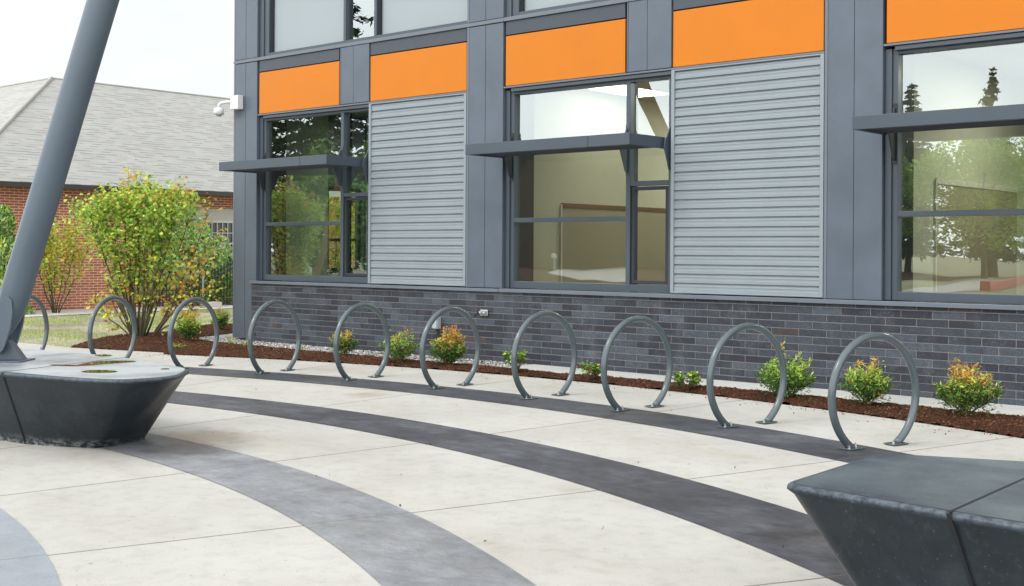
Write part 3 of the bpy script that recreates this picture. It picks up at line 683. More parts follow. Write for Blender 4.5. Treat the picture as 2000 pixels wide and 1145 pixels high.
ceiling_light(-4.3, 15.6, 'lit ceiling panel light in the room behind the right-hand window')
ceiling_light(-14.2, 16.0, 'lit ceiling panel light in the corner room behind the left window')

# ------------------------------------------------------------------ wall fittings
t = thing('security_camera', (-16.95, 12.34, 3.93), 'white dome security camera on an arm at the building corner', 'security camera')
mb = MB(); mb.box(-16.94, -16.73, 12.235, 12.35, 3.82, 4.05); mb.build('mounting_box', m_white, t, bevel=0.008)
mb = MB(); mb.tube([(-16.93, 12.28, 3.955), (-17.10, 12.24, 3.955), (-17.17, 12.21, 3.945), (-17.20, 12.20, 3.90), (-17.20, 12.20, 3.86)], 0.028, 12); mb.build('arm', m_white, t, smooth=True)
mb = MB(); mb.tube([(-17.20, 12.20, 3.87), (-17.20, 12.20, 3.855), (-17.20, 12.20, 3.85), (-17.20, 12.20, 3.76), (-17.20, 12.20, 3.755)], [0.05, 0.075, 0.085, 0.085, 0.075], 20); mb.build('housing', m_white, t, smooth=True)
mb = MB(); mb.tube([(-17.20, 12.20, 3.757), (-17.20, 12.20, 3.735), (-17.20, 12.20, 3.722)], [0.055, 0.045, 0.02], 16); mb.build('dome', m_galv, t, smooth=True)

t = thing('hose_bib', (-11.29, 12.33, 0.66), 'chrome hose tap plate with two valves on the dark brick wall', 'wall tap')
mb = MB(); mb.box(-11.34, -11.20, 12.305, 12.335, 0.618, 0.70); mb.build('wall_plate', m_steel, t, bevel=0.008)
for x in (-11.31, -11.24):
    mb = MB(); mb.tube([(x, 12.31, 0.66), (x, 12.27, 0.66), (x, 12.262, 0.66)], [0.021, 0.021, 0.014], 14); mb.build('valve_cap', m_galv, t, smooth=True)
mb = MB(); mb.tube([(-11.32, 12.29, 0.66), (-11.34, 12.24, 0.65), (-11.35, 12.21, 0.62)], [0.014, 0.014, 0.018], 10); mb.build('spout', m_black, t, smooth=True)
t = thing('outlet_box', (-12.15, 12.33, 0.48), 'grey weatherproof outlet box on the brick wall above the red-topped shrub', 'outlet box')
mb = MB(); mb.box(-12.20, -12.10, 12.25, 12.335, 0.40, 0.565); mb.build('cover', m_galv, t, bevel=0.012)
mb = MB(); mb.box(-12.195, -12.105, 12.235, 12.252, 0.41, 0.555); mb.build('flap', m_galv, t, bevel=0.01)
mb = MB(); mb.tube([(-12.15, 12.29, 0.405), (-12.15, 12.285, 0.36), (-12.10, 12.27, 0.33)], 0.018, 10); mb.build('conduit', m_black, t, smooth=True)

# ------------------------------------------------------------------ bike rings
RAD, ZC, RO, TR = 15.24, 0.399, 0.489, 0.0305
names = {1: 'leftmost hoop, half hidden by the leaning steel pole', 2: 'second hoop from the left, in front of the vase shaped maple',
 3: 'third hoop from the left, in front of the shrub beside the building corner', 4: 'fourth hoop from the left, in front of bare brick next to the corner pilaster',
 5: 'fifth hoop from the left, between the two sparse orange and green shrubs', 6: 'sixth hoop from the left, round the red-topped shrub and outlet box',
 7: 'seventh hoop from the left, just right of the hose tap', 8: 'eighth hoop from the left, between the two smallest shrubs at the wall foot',
 9: 'second hoop from the right, in front of the bright green shrub', 10: 'nearest and rightmost hoop, just behind the right-hand bench'}
angs = {10: 72.0, 9: 77.2, 8: 82.3, 7: 87.0, 6: 92.1, 5: 97.1, 4: 102.2, 3: 107.0, 2: 111.8, 1: 116.9}
Rc = RO - TR; half = math.sqrt(Rc ** 2 - (ZC - 0.008) ** 2)
def ring_tpl():
    t = thing('bike_ring', (0, 0, 0), 'x', 'bike rack', 'hoop bike racks curving along the wall')
    mb = MB(); a0 = math.asin((ZC - 0.008) / Rc); pts = []
    n = 72
    for i in range(n + 1):
        a = -a0 + (math.pi + 2 * a0) * i / n; pts.append((Rc * math.cos(a), 0, ZC + Rc * math.sin(a)))
    mb.tube(pts, TR, 20); mb.build('hoop', m_ring, t, smooth=True)
    for s in (-1, 1):
        x = s * (half + 0.0)
        mb = MB(); mb.box(x - 0.085, x + 0.085, -0.055, 0.055, 0.004, 0.014); pl = mb.build('base_plate', m_ring, t, bevel=0.003)
        for bx, by in ((x - 0.064, -0.03), (x + 0.064, 0.03), (x - 0.064, 0.03), (x + 0.064, -0.03))[:2]:
            mb = MB(); mb.tube([(bx, by, 0.014), (bx, by, 0.017)], 0.014, 12); mb.tube([(bx, by, 0.017), (bx, by, 0.030)], 0.011, 6); mb.tube([(bx, by, 0.030), (bx, by, 0.040)], 0.0055, 8)
            mb.build('bolt', m_steel, pl)
    return t
def place(o, k):
    th = R(angs[k]); o.location = (CX + RAD * math.cos(th), CY + RAD * math.sin(th), 0.002); o.rotation_euler = (0, 0, th)
    o['label'] = 'steel ' + names[k]
def copy_tree(o, parent=None):
    c = o.copy(); COL.objects.link(c); c.parent = parent
    for ch in [x for x in bpy.data.objects if x.parent == o]: copy_tree(ch, c)
    return c
tpl = ring_tpl()
for k in range(1, 10): place(copy_tree(tpl), k)
place(tpl, 10)

# ------------------------------------------------------------------ concrete benches
def loft_bench(name, base, top, h, joints, label, topmat=None):
    t = thing(name, (base[0][0], base[0][1], 0), label, 'bench', 'dark precast concrete benches on the plaza')
    n = len(base); c = Vector((sum(p[0] for p in top) / n, sum(p[1] for p in top) / n, 0)); mb = MB()
    rings = []
    def lerp(f): return [(b[0] + (tt[0] - b[0]) * f, b[1] + (tt[1] - b[1]) * f) for b, tt in zip(base, top)]
    def shrink(P, d):
        out = []
        for i, p in enumerate(P):
            a, b = Vector(P[i - 1]), Vector(P[(i + 1) % n]); q = Vector(p); e1 = (q - a).normalized(); e2 = (b - q).normalized()
            nn = Vector((-(e1.y + e2.y), e1.x + e2.x)).normalized(); out.append((q.x + nn.x * d, q.y + nn.y * d))
        return out
    zs = [(0.0, lerp(0), 0), (h * 0.5, lerp(0.5), 0), (h - 0.045, lerp(1 - 0.045 / h), 0), (h - 0.026, lerp(1), 0.002), (h - 0.012, lerp(1), 0.004), (h - 0.004, lerp(1), 0.014), (h, lerp(1), 0.034)]
    V = []
    for z, P, s in zs:
        Q = shrink(P, s) if s else P
        V += [(x, y, z) for x, y in Q]
    F = [(i * n + j, i * n + (j + 1) % n, (i + 1) * n + (j + 1) % n, (i + 1) * n + j) for i in range(len(zs) - 1) for j in range(n)]
    F.append(tuple((len(zs) - 1) * n + j for j in range(n)))
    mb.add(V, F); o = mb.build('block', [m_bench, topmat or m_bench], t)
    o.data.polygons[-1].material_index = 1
    for pl in o.data.polygons: pl.use_smooth = len(pl.vertices) == 4
    for (tp0, tp1, b0) in joints:   # near top edge, far top edge, near base point
        mb = MB(); d = (Vector(tp1) - Vector(tp0)).normalized(); w = Vector((-d.y, d.x)) * 0.006
        a, b = Vector(tp0), Vector(tp1); mb.prism([(a.x - w.x, a.y - w.y, h - 0.0), (a.x + w.x, a.y + w.y, h), (b.x + w.x, b.y + w.y, h), (b.x - w.x, b.y - w.y, h)], (0, 0, 0.0012))
        q = Vector(b0); out = (q - a); nr = Vector((a.x - q.x, a.y - q.y)).normalized() * 0.004
        p1 = (a.x, a.y, h + 0.0012); p2 = (q.x, q.y, 0.0)
        mb.prism([(p1[0] - w.x * 1.2 - nr.x * 0.2, p1[1] - w.y * 1.2, h - 0.006), (p1[0] + w.x * 1.2, p1[1] + w.y * 1.2, h - 0.006), (p2[0] + w.x, p2[1] + w.y, 0), (p2[0] - w.x, p2[1] - w.y, 0)], (nr.x, nr.y, 0.002))
        mb.build('joint', m_joint, t)
    return t
def smooth_poly(P, rad, seg=5):
    """round the corners of polygon P (ccw); rad per vertex"""
    out = []; n = len(P)
    for i in range(n):
        p = Vector(P[i]); a = Vector(P[i - 1]); b = Vector(P[(i + 1) % n]); r = rad[i] if isinstance(rad, list) else rad
        u = (a - p); v = (b - p); r1 = min(r, u.length * 0.45, v.length * 0.45); s = p + u.normalized() * r1; e = p + v.normalized() * r1
        for k in range(seg + 1):
            f = k / seg; out.append(tuple(s * (1 - f) ** 2 + p * 2 * f * (1 - f) + e * f * f))
    return out
BH = 0.58
Lt = [(-12.9, 3.2), (-10.6, 4.13), (-8.84, 4.36), (-8.12, 4.50), (-7.72, 4.66), (-7.66, 5.10), (-8.10, 5.52), (-9.41, 5.72), (-10.9, 5.58), (-13.4, 4.4)]
Lb = [(-12.6, 3.45), (-10.6, 4.42), (-8.98, 4.62), (-8.66, 4.76), (-8.42, 4.88), (-8.40, 4.98), (-8.53, 5.42), (-9.45, 5.45), (-10.9, 5.30), (-13.1, 4.2)]
rd = [0.2, 0.5, 0.4, 0.25, 0.16, 0.2, 0.22, 0.5, 0.6, 0.2]
loft_bench('bench', smooth_poly(Lb, [r * 0.7 for r in rd]), smooth_poly(Lt, rd), BH, [((-8.84, 4.365), (-9.3, 5.66), (-8.985, 4.625))], 'dark concrete bench at left with flared sides, puddles on top and the leaning pole', m_wet_sheen)
Rt = [(-2.42, 4.40), (-1.70, 4.31), (-0.9, 4.27), (0.3, 4.5), (0.2, 6.0), (-0.8, 6.05), (-1.86, 5.64), (-2.46, 5.40)]
Rb = [(-2.10, 4.62), (-1.62, 4.58), (-0.9, 4.58), (0.0, 4.7), (0.0, 5.7), (-0.8, 5.75), (-1.7, 5.3), (-2.14, 5.1)]
rd = [0.09, 0.4, 0.4, 0.2, 0.2, 0.4, 0.4, 0.16]
loft_bench('bench', smooth_poly(Rb, rd), smooth_poly(Rt, rd), BH, [((-1.70, 4.309), (-1.74, 5.66), (-1.62, 4.574))], 'dry dark concrete bench in the bottom right corner with a pointed flared end', m_top_sheen)
# rain puddles lying on the left bench
def puddle(pts):
    mb = MB(); mb.add([(x, y, BH + 0.0025) for x, y in pts], [tuple(range(len(pts)))]); tag(mb.build('puddle', m_water), kind='structure')
def px_to_top(u, v, z=BH):
    f, py, roll, th = 2395.85, 490.77, 0.00579, 0.718692
    x, y = u - 1000, -(v - py); xr = math.cos(roll) * x - math.sin(roll) * y; yr = math.sin(roll) * x + math.cos(roll) * y
    d = (xr / f * math.cos(th) - math.sin(th), xr / f * math.sin(th) + math.cos(th), yr / f); k = (z - 1.5) / d[2]; return (d[0] * k, d[1] * k)
PUD = [[(183, 694), (196, 692.8), (212, 693), (222, 695), (212, 696.4), (196, 696.8)],
       [(92, 713.6), (110, 712.2), (135, 713.2), (150, 713.8), (165, 710), (185, 706.5), (220, 705), (262, 705.3), (268, 707.3), (232, 709.5), (200, 711.5), (175, 714.2), (145, 716), (115, 715.2)],
       [(156, 726.5), (172, 723.4), (195, 723), (218, 724), (232, 726.2), (222, 728), (195, 728.8), (168, 728.3)],
       [(312, 721.2), (322, 720), (332, 720.4), (329, 721.8), (318, 722.2)]]
for Pd in PUD: puddle(smooth_poly([px_to_top(*q) for q in Pd][::-1], 0.3, 4))

# ------------------------------------------------------------------ leaning pole
U = Vector((math.cos(0.718692), math.sin(0.718692), 0)); W = Vector((-U.y, U.x, 0))   # picture-right, away from the viewer
pin = Vector((-9.72, 4.79, 0.735)); ax = (Vector((-9.11, 5.33, 3.53)) - pin).normalized()
t = thing('leaning_pole', (pin.x, pin.y, BH), 'thick slate grey steel pole leaning right from a pinned foot on the left bench', 'pole')
mb = MB(); mb.tube([pin + ax * s for s in (0.04, 0.10, 0.2, 0.33, 0.45, 3, 6, 8.5)], [0.045, 0.068, 0.095, 0.115, 0.121, 0.121, 0.119, 0.117], 40); mb.build('shaft', m_pole, t, smooth=True)
side = ax.cross(W).normalized(); side = side if side.dot(U) > 0 else -side
def plate(offw, prof, th, name, bev=0.003):
    mb = MB(); mb.prism([pin + side * a + ax * b + W * offw for a, b in prof], W * th); mb.build(name, m_pole, t, bevel=bev)
prof = [(0.085 * math.cos(R(a)), 0.085 * math.sin(R(a)) - 0.01) for a in range(180, 361, 15)] + [(0.088, 0.15), (0.07, 0.28), (0.035, 0.37), (0.0, 0.39), (-0.035, 0.37), (-0.07, 0.28), (-0.088, 0.15)]
plate(-0.135, prof, 0.03, 'clevis_plate'); plate(0.105, prof, 0.03, 'clevis_plate')
mb = MB(); mb.prism([(pin.x + U.x * a - W.x * 0.05, pin.y + U.y * a - W.y * 0.05, z) for a, z in ((-0.2, BH + 0.012), (0.2, BH + 0.012), (0.075, 0.76), (-0.075, 0.76))], W * 0.1); mb.build('lug', m_pole, t, bevel=0.004)
mb = MB(); mb.prism([(pin.x + U.x * a + W.x * b, pin.y + U.y * a + W.y * b, BH) for a, b in ((-0.24, -0.16), (0.22, -0.16), (0.22, 0.16), (-0.24, 0.16))], (0, 0, 0.012)); mb.build('base_plate', m_pole, t, bevel=0.003)
mb = MB(); mb.tube([pin - W * 0.16, pin - W * 0.15, pin + W * 0.15, pin + W * 0.16], [0.026, 0.032, 0.032, 0.026], 20); mb.build('pin', m_pole, t, smooth=False)

# ------------------------------------------------------------------ red brick building behind
H2 = thing('brick_building', (-28.0, 16, 0), 'low red brick building with a pale shingled hip roof behind the trees', 'building')
def uvquad(name, pts, uvs, mat, parent):
    me = bpy.data.meshes.new(name); o = bpy.data.objects.new(name, me); o.parent = parent; org = wloc(parent)
    me.from_pydata([tuple(Vector(p) - org) for p in pts], [], [tuple(range(len(pts)))]); uv = me.uv_layers.new(name='UVMap')
    for i, c in enumerate(uvs): uv.data[i].uv = c
    me.materials.append(mat); me.update(); COL.objects.link(o); return o
WX = -28.1; y0b, y1b, hb = 12.9, 40, 3.02
WY0, WY1, WZ0, WZ1 = 19.15, 20.65, 1.0, 2.30
for (a, b, c, d) in ((y0b, WY0, 0, hb), (WY0, WY1, 0, WZ0), (WY0, WY1, WZ1, hb), (WY1, y1b, 0, hb)):
    uvquad('wall', [(WX, a, c), (WX, b, c), (WX, b, d), (WX, a, d)], [(a, c), (b, c), (b, d), (a, d)], m_redbrick, H2)
uvquad('wall', [(WX, y0b, 0), (WX, y0b, hb), (WX - 29, y0b, hb), (WX - 29, y0b, 0)], [(0, 0), (0, hb), (29, hb), (29, 0)], m_redbrick, H2)
ex, ez, w_, apz = -27.62, 3.06, 5.0, 6.30; ey = 12.5
c0 = (ex, ey, ez); ap = (ex - w_, ey + w_, apz); sl = math.hypot(w_, apz - ez)
far = (ex, 42, ez); fap = (ex - w_, 42, apz)
uvquad('roof', [c0, far, fap, ap], [(ey, 0), (42, 0), (42, sl), (ey + w_, sl)], m_shingle, H2)
c1 = (ex - 30, ey, ez); rp = (ex - 30, ey + w_, apz); uvquad('roof', [c1, c0, ap, rp], [(0, 0), (30, 0), (30 - w_, sl), (0, sl)], m_shingle, H2)
q2 = (ex - 2 * w_, ey + 2 * w_, ez); mb = MB(); mb.add([ap, fap, (ex - 2 * w_, 42, ez), q2], [(0, 1, 2, 3)]); mb.add([rp, ap, q2, (ex - 30, ey + 2 * w_, ez)], [(0, 1, 2, 3)]); mb.build('roof', m_shingle, H2)
mb = MB(); mb.tube([Vector(c0) + Vector((0, 0, .02)), Vector(ap) + Vector((0, 0, .02))], 0.05, 6); mb.tube([Vector(ap) + Vector((0, 0, .01)), Vector(fap) + Vector((0, 0, .01))], 0.03, 6); mb.tube([Vector(ap) + Vector((0, 0, .01)), Vector(rp) + Vector((0, 0, .01))], 0.03, 6)
rc = painted('ridge_cap_shingle', (0.36, 0.345, 0.315), 0.9, 0.15); mb.build('ridge_cap', rc, H2)
mb = MB(); mb.box(ex - 0.02, ex + 0.11, ey - 0.1, 42, ez - 0.13, ez - 0.005); mb.box(ex - 30, ex - 0.02, ey - 0.1, ey - 0.0, ez - 0.13, ez - 0.005); mb.build('gutter', m_gutter, H2, bevel=0.01)
mb = MB(); mb.box(WX + 0.003, ex - 0.02, ey + 0.02, 42, ez - 0.10, ez - 0.03); mb.build('soffit', m_gutter, H2)
mb = MB(); mb.tube([(ex + 0.03, 18.6, ez - 0.12), (ex + 0.03, 18.6, 2.80), (WX + 0.06, 18.6, 2.62), (WX + 0.06, 18.6, 0.2)], 0.04, 10); mb.build('downspout', m_galv, H2)
t2 = thing('window', (WX, WY0, WZ0), None, None); t2.parent = H2; t2.location = Vector((WX, WY0, WZ0)) - Vector(H2.location)
mb = MB(); mb.box(WX - 0.05, WX + 0.03, WY0 - 0.2, WY1 + 0.2, WZ1 - 0.003, WZ1 + 0.31); mb.build('lintel', m_lintel, t2)
mb = MB(); mb.box(WX - 0.02, WX + 0.02, WY0, WY0 + 0.06, WZ0, WZ1); mb.box(WX - 0.02, WX + 0.02, WY1 - 0.06, WY1, WZ0, WZ1); mb.box(WX - 0.02, WX + 0.02, WY0 + .06, WY1 - .06, WZ1 - 0.07, WZ1 - .004); mb.box(WX - 0.02, WX + 0.02, WY0 + .06, WY1 - .06, WZ0, WZ0 + 0.06)
mb.box(WX - 0.02, WX + 0.015, WY0 + .06, WY1 - .06, 1.64, 1.69)
for i in range(1, 8): y = WY0 + 0.06 + i * (WY1 - WY0 - 0.12) / 8; mb.box(WX - 0.015, WX + 0.005, y - 0.011, y + 0.011, WZ0 + .06, WZ1 - .07)
for z in (1.34, 1.95): mb.box(WX - 0.014, WX + 0.006, WY0 + .06, WY1 - .06, z - 0.011, z + 0.011)
mb.build('frame', m_wframe, t2)
mb = MB(); mb.box(WX - 0.10, WX - 0.03, WY0, WY1, WZ0, WZ1); mb.build('pane', painted('dark_window_glass', (0.05, 0.055, 0.05), 0.08, 0.2, 0.8), t2)

# fence, handrail, kerb block beside the far stair
t = thing('metal_fence', (-27.3, 17.8, 0.03), 'black metal picket fence with a sloping top rail beside the far walk', 'fence')
def fz(y): return 0.42 + max(0, (y - 18.25)) * 0.44
mb = MB(); y = 17.5
while y < 22.2:
    mb.box(-27.31, -27.29, y - 0.009, y + 0.009, 0.03, fz(y) + 0.13); y += 0.098
mb.build('pickets', m_black, t); mb = MB()
for dz in (0.02, -0.12): mb.tube([(-27.3, 17.5, fz(17.5) + dz), (-27.3, 18.25, fz(18.25) + dz), (-27.3, 22.2, fz(22.2) + dz)], 0.018, 6)
mb.tube([(-27.3, 17.5, 0.12), (-27.3, 22.2, 0.12)], 0.016, 6); mb.build('rail', m_black, t)
for y in (18.2, 20.6): mb = MB(); mb.box(-27.335, -27.265, y - 0.035, y + 0.035, 0.03, fz(y) + 0.12); mb.build('post', m_black, t)
t = thing('handrail', (-26.9, 18.55, 0.03), 'galvanised pipe handrail bent down at the end beside the black fence', 'handrail')
mb = MB(); mb.tube([(-26.9, 18.62, 0.03), (-26.9, 18.62, 0.84), (-26.9, 18.60, 0.89), (-26.9, 18.55, 0.91), (-26.95, 18.40, 0.90), (-27.1, 18.15, 0.72)], 0.024, 10); mb.build('rail', m_galv, t, smooth=True)
mb = MB(); mb.tube([(-26.9, 18.62, 0.03), (-26.9, 18.62, 0.045)], 0.05, 12); mb.build('foot', m_galv, t)
mb = MB(); mb.box(-26.95, -26.6, 18.65, 19.0, 0.0, 0.14); o = mb.build('kerb_block', m_lintel, bevel=0.01); tag(o, 'small pale stone block at the foot of the handrail', 'stone block')

# ------------------------------------------------------------------ plants
def crown(name, P, size, shape, mats, mi, parent, up=0.5, dirs=None):
    V, F = leaf_cloud(P, size, shape, up, dirs); return fast(name, V, F, mats, mi, parent)
def maple(loc, h, halfw, label, n_stem, n_leaf, colour, name='maple_tree', group=None, leafsize=0.075, lean_right=True, seed=1):
    g = random.Random(seed); t = thing(name, loc, label, 'tree', group); L = Vector(loc)
    mb = MB(); tips = []
    for i in range(n_stem):
        f = (i + 0.5) / n_stem * 2 - 1; depth = g.uniform(-0.6, 0.6)
        tgt = L + U * (f * halfw * 0.86) + W * depth * halfw * 0.8 + Vector((0, 0, h * (0.84 + 0.10 * g.random() - 0.09 * f * f)))
        p = L + U * f * 0.08 + W * depth * 0.06; pts = []
        for k in range(9):
            s = k / 8; q = p.lerp(tgt, s) ; q += U * (math.sin(s * math.pi) * f * halfw * 0.04 + g.uniform(-1, 1) * 0.018) + W * g.uniform(-1, 1) * 0.02; pts.append(q)
        pts[0].z = L.z - 0.03
        r0 = 0.023 * h / 2.6 * g.uniform(0.7, 1.2); mb.tube(pts, [r0 * (1 - 0.85 * k / 8) for k in range(9)], 7)
        for k in range(2, 9):
            for q in range(3):
                a = g.uniform(0, 6.28); out = (U * math.cos(a) + W * math.sin(a)) * g.uniform(0.08, 0.30) * (halfw) * (0.5 + 0.6 * k / 8) + Vector((0, 0, g.uniform(0.10, 0.34)))
                b0 = pts[k]; m_ = b0 + out * 0.5 + Vector((g.uniform(-.02, .02), g.uniform(-.02, .02), 0)); e = b0 + out
                mb.tube([b0, m_, e], [r0 * 0.32, r0 * 0.2, 0.002], 5); tips += [(b0, e, k / 8)]
    tk = mb.build('trunk', m_bark, t, smooth=True)
    P = []; D = []
    gg = np.random.default_rng(seed)
    wts = np.array([0.06 + s ** 2.0 for _, _, s in tips]); wts /= wts.sum(); ch = gg.choice(len(tips), n_leaf, p=wts)
    for c in ch:
        b0, e, s = tips[c]; f = gg.uniform(0.35, 1.12); q = b0.lerp(e, f); sp = 0.045 + 0.045 * s
        P.append((q.x + gg.normal() * sp, q.y + gg.normal() * sp, q.z + gg.normal() * sp))
    P = np.array(P); mi = colour(P - np.array(L), gg, h, halfw)
    crown('crown', P, leafsize, STAR, [L_green, L_lime, L_yel, L_or, L_mid, L_red], mi, t, 0.45)
    return t
def colA(Q, g, h, hw):
    n = len(Q); side = Q @ np.array([U.x, U.y, 0]) / hw; z = Q[:, 2] / h + g.normal(size=n) * 0.08; mi = np.zeros(n, int)
    clump = np.array([mnoise.noise((q[0] * 2.2, q[1] * 2.2, q[2] * 2.2)) for q in Q])
    r = g.random(n); warm = np.clip(1.0 - z * 1.45 + 0.3 * clump, 0.03, 0.9)
    mi = np.where(r < warm, g.choice([3, 2, 1, 3, 1, 0, 2], n), g.choice([0, 0, 1, 0, 1, 0, 1, 4], n))
    mi = np.where((z > 0.9) & (r < 0.35), g.choice([2, 3, 1], n), mi)
    return mi
def colB(Q, g, h, hw):
    n = len(Q); r = g.random(n); return np.where(r < 0.30, 2, np.where(r < 0.82, 1, np.where(r < 0.88, 3, 0)))
maple((-17.60, 10.98, 0.08), 2.42, 0.93, 'vase shaped multi-stemmed maple turning from green to orange, between the second and third hoops', 15, 7600, colA, seed=3, leafsize=0.060)
# sparser orange-tinged stems to its right and the tall leader shoots
def shoots(loc, label, targets, nl, seed, mats_idx, name='maple_sapling', cat='tree', lsize=0.065):
    g = random.Random(seed); gg = np.random.default_rng(seed); t = thing(name, loc, label, cat); L = Vector(loc); mb = MB(); P = []
    for (du, dw, dz, wgt) in targets:
        tgt = L + U * du + W * dw + Vector((0, 0, dz)); pts = [L.lerp(tgt, k / 7) + U * (0.12 * du * math.sin(k / 7 * 3.14)) + U * g.uniform(-.02, .02) + W * g.uniform(-.02, .02) for k in range(8)]
        pts[0] = L - Vector((0, 0, 0.04)); mb.tube(pts, [0.016 * (1 - 0.85 * k / 7) for k in range(8)], 6)
        for i in range(int(nl * wgt)):
            s = gg.uniform(0.35, 1.0); k = min(6, int(s * 7)); q = pts[k].lerp(pts[k + 1], s * 7 - k); sp = 0.13 * (1.15 - s * 0.6)
            P.append((q.x + gg.normal() * sp, q.y + gg.normal() * sp, q.z + gg.normal() * sp * 0.9))
        for i in range(16):
            s = gg.uniform(0.35, 0.97); k = min(6, int(s * 7)); q = pts[k].lerp(pts[k + 1], s * 7 - k); e = q + Vector((gg.normal() * .12, gg.normal() * .12, abs(gg.normal()) * .14)); mb.tube([q, e], [0.005, 0.002], 4)
    mb.build('trunk', m_bark2, t, smooth=True); P = np.array(P)
    crown('crown', P, lsize, STAR, [L_green, L_lime, L_yel, L_or, L_mid, L_red], gg.choice(mats_idx, len(P)), t, 0.4)
shoots((-17.42, 11.08, 0.08), 'thin coppery maple shoots leaning right towards the building corner', [(0.95, 0.1, 2.25, 1.0), (1.1, 0.2, 1.75, .8), (0.85, -0.1, 1.35, 0.9), (1.05, 0.1, 0.95, .8), (0.55, 0.0, 1.05, .7), (0.45, 0, 0.72, .5)], 130, 11, [3, 2, 2, 1, 1, 3])
shoots((-17.66, 10.90, 0.08), 'thin upright leader shoot topping the vase shaped maple with low coppery twigs', [(-0.10, 0.05, 2.76, 1.6), (0.03, 0.05, 2.68, 1.2), (-0.18, 0, 2.55, .8), (-0.62, -0.05, 0.62, 1.1), (-0.45, 0.1, 0.85, .8), (-0.75, 0, 2.15, .4)], 110, 12, [3, 2, 1, 1, 3])
maple((-26.7, 14.45, 0.02), 1.95, 0.85, 'small yellow and orange maple against the red brick wall behind the pole', 8, 2600, colB, seed=5, leafsize=0.075)
maple((-19.6, 16.7, 0.0), 2.6, 1.2, 'yellow-leaved maple behind the corner, glimpsed through the left window', 8, 3000, colB, seed=6, leafsize=0.08)
# juniper at far left edge
t = thing('juniper_shrub', (-26.9, 13.3, 0), 'feathery green juniper at the left edge of the lawn by the brick wall', 'shrub'); gg = np.random.default_rng(4)
n = 5200; z = gg.uniform(0.0, 2.45, n); rr = (0.42 * (1 - (z / 2.6) ** 1.6) + 0.08) * np.sqrt(gg.uniform(0.35, 1, n)) * (1 + 0.25 * np.sin(z * 9 + gg.normal() * 2)); a = gg.uniform(0, 6.28, n)
P = np.stack([-26.9 + rr * np.cos(a), 13.3 + rr * np.sin(a) * 1.1, z], 1); dr = np.stack([np.cos(a) * 0.5, np.sin(a) * 0.5, np.ones(n)], 1)
crown('crown', P, 0.13, DIA, [L_jun, L_lime, L_mid], gg.choice(3, n, p=[0.55, 0.2, 0.25]), t, 0.1, dr)
mb = MB(); mb.tube([(-26.9, 13.3, -0.02), (-26.9, 13.3, 1.9)], [0.05, 0.015], 8); mb.build('trunk', m_bark2, t)
# flowering dogwood behind the fence
t = thing('dogwood_tree', (-27.7, 18.7, 0), 'bright green dogwood with cream blossom in front of the white-framed window', 'tree'); P = []
mb = MB(); mb.tube([(-27.7, 18.9, -.02), (-27.7, 18.85, 0.9), (-27.7, 18.8, 1.8)], [0.05, 0.035, 0.01], 8)
blobs = [(19.0, 1.95, 0.38), (19.7, 1.6, 0.30), (19.45, 1.3, 0.45), (18.1, 0.9, 0.55), (18.6, 1.5, 0.55), (18.35, 2.05, 0.42), (19.3, 1.05, 0.6), (19.1, 1.7, 0.45), (18.0, 1.5, 0.4), (20.1, 1.05, 0.55), (20.9, 0.75, 0.7), (20.3, 0.45, 0.7), (18.8, 0.45, 0.6), (19.6, 0.4, 0.7)]
for (y, z, r) in blobs:
    mb.tube([(-27.7, 18.9, 0.5), (-27.65, y, z)], [0.02, 0.006], 5)
    m_ = int(1500 * r); q = gg.normal(size=(m_, 3)); q /= np.linalg.norm(q, axis=1)[:, None]; q *= (gg.uniform(0.5, 1, m_) ** 0.4)[:, None] * r; q[:, 0] = np.clip(q[:, 0] * 0.7, -0.3, 0.29)
    P.append(q + np.array([-27.68, y, z]))
mb.build('trunk', m_bark2, t); P = np.concatenate(P); P = P[P[:, 2] > 0.05]; n = len(P)
wh = (P[:, 2] > 0.8) & (gg.random(n) < 0.38)
crown('crown', P, 0.085, OVAL, [L_bright, L_bright, L_white], np.where(wh, 2, gg.choice(2, n)), t, 0.6)

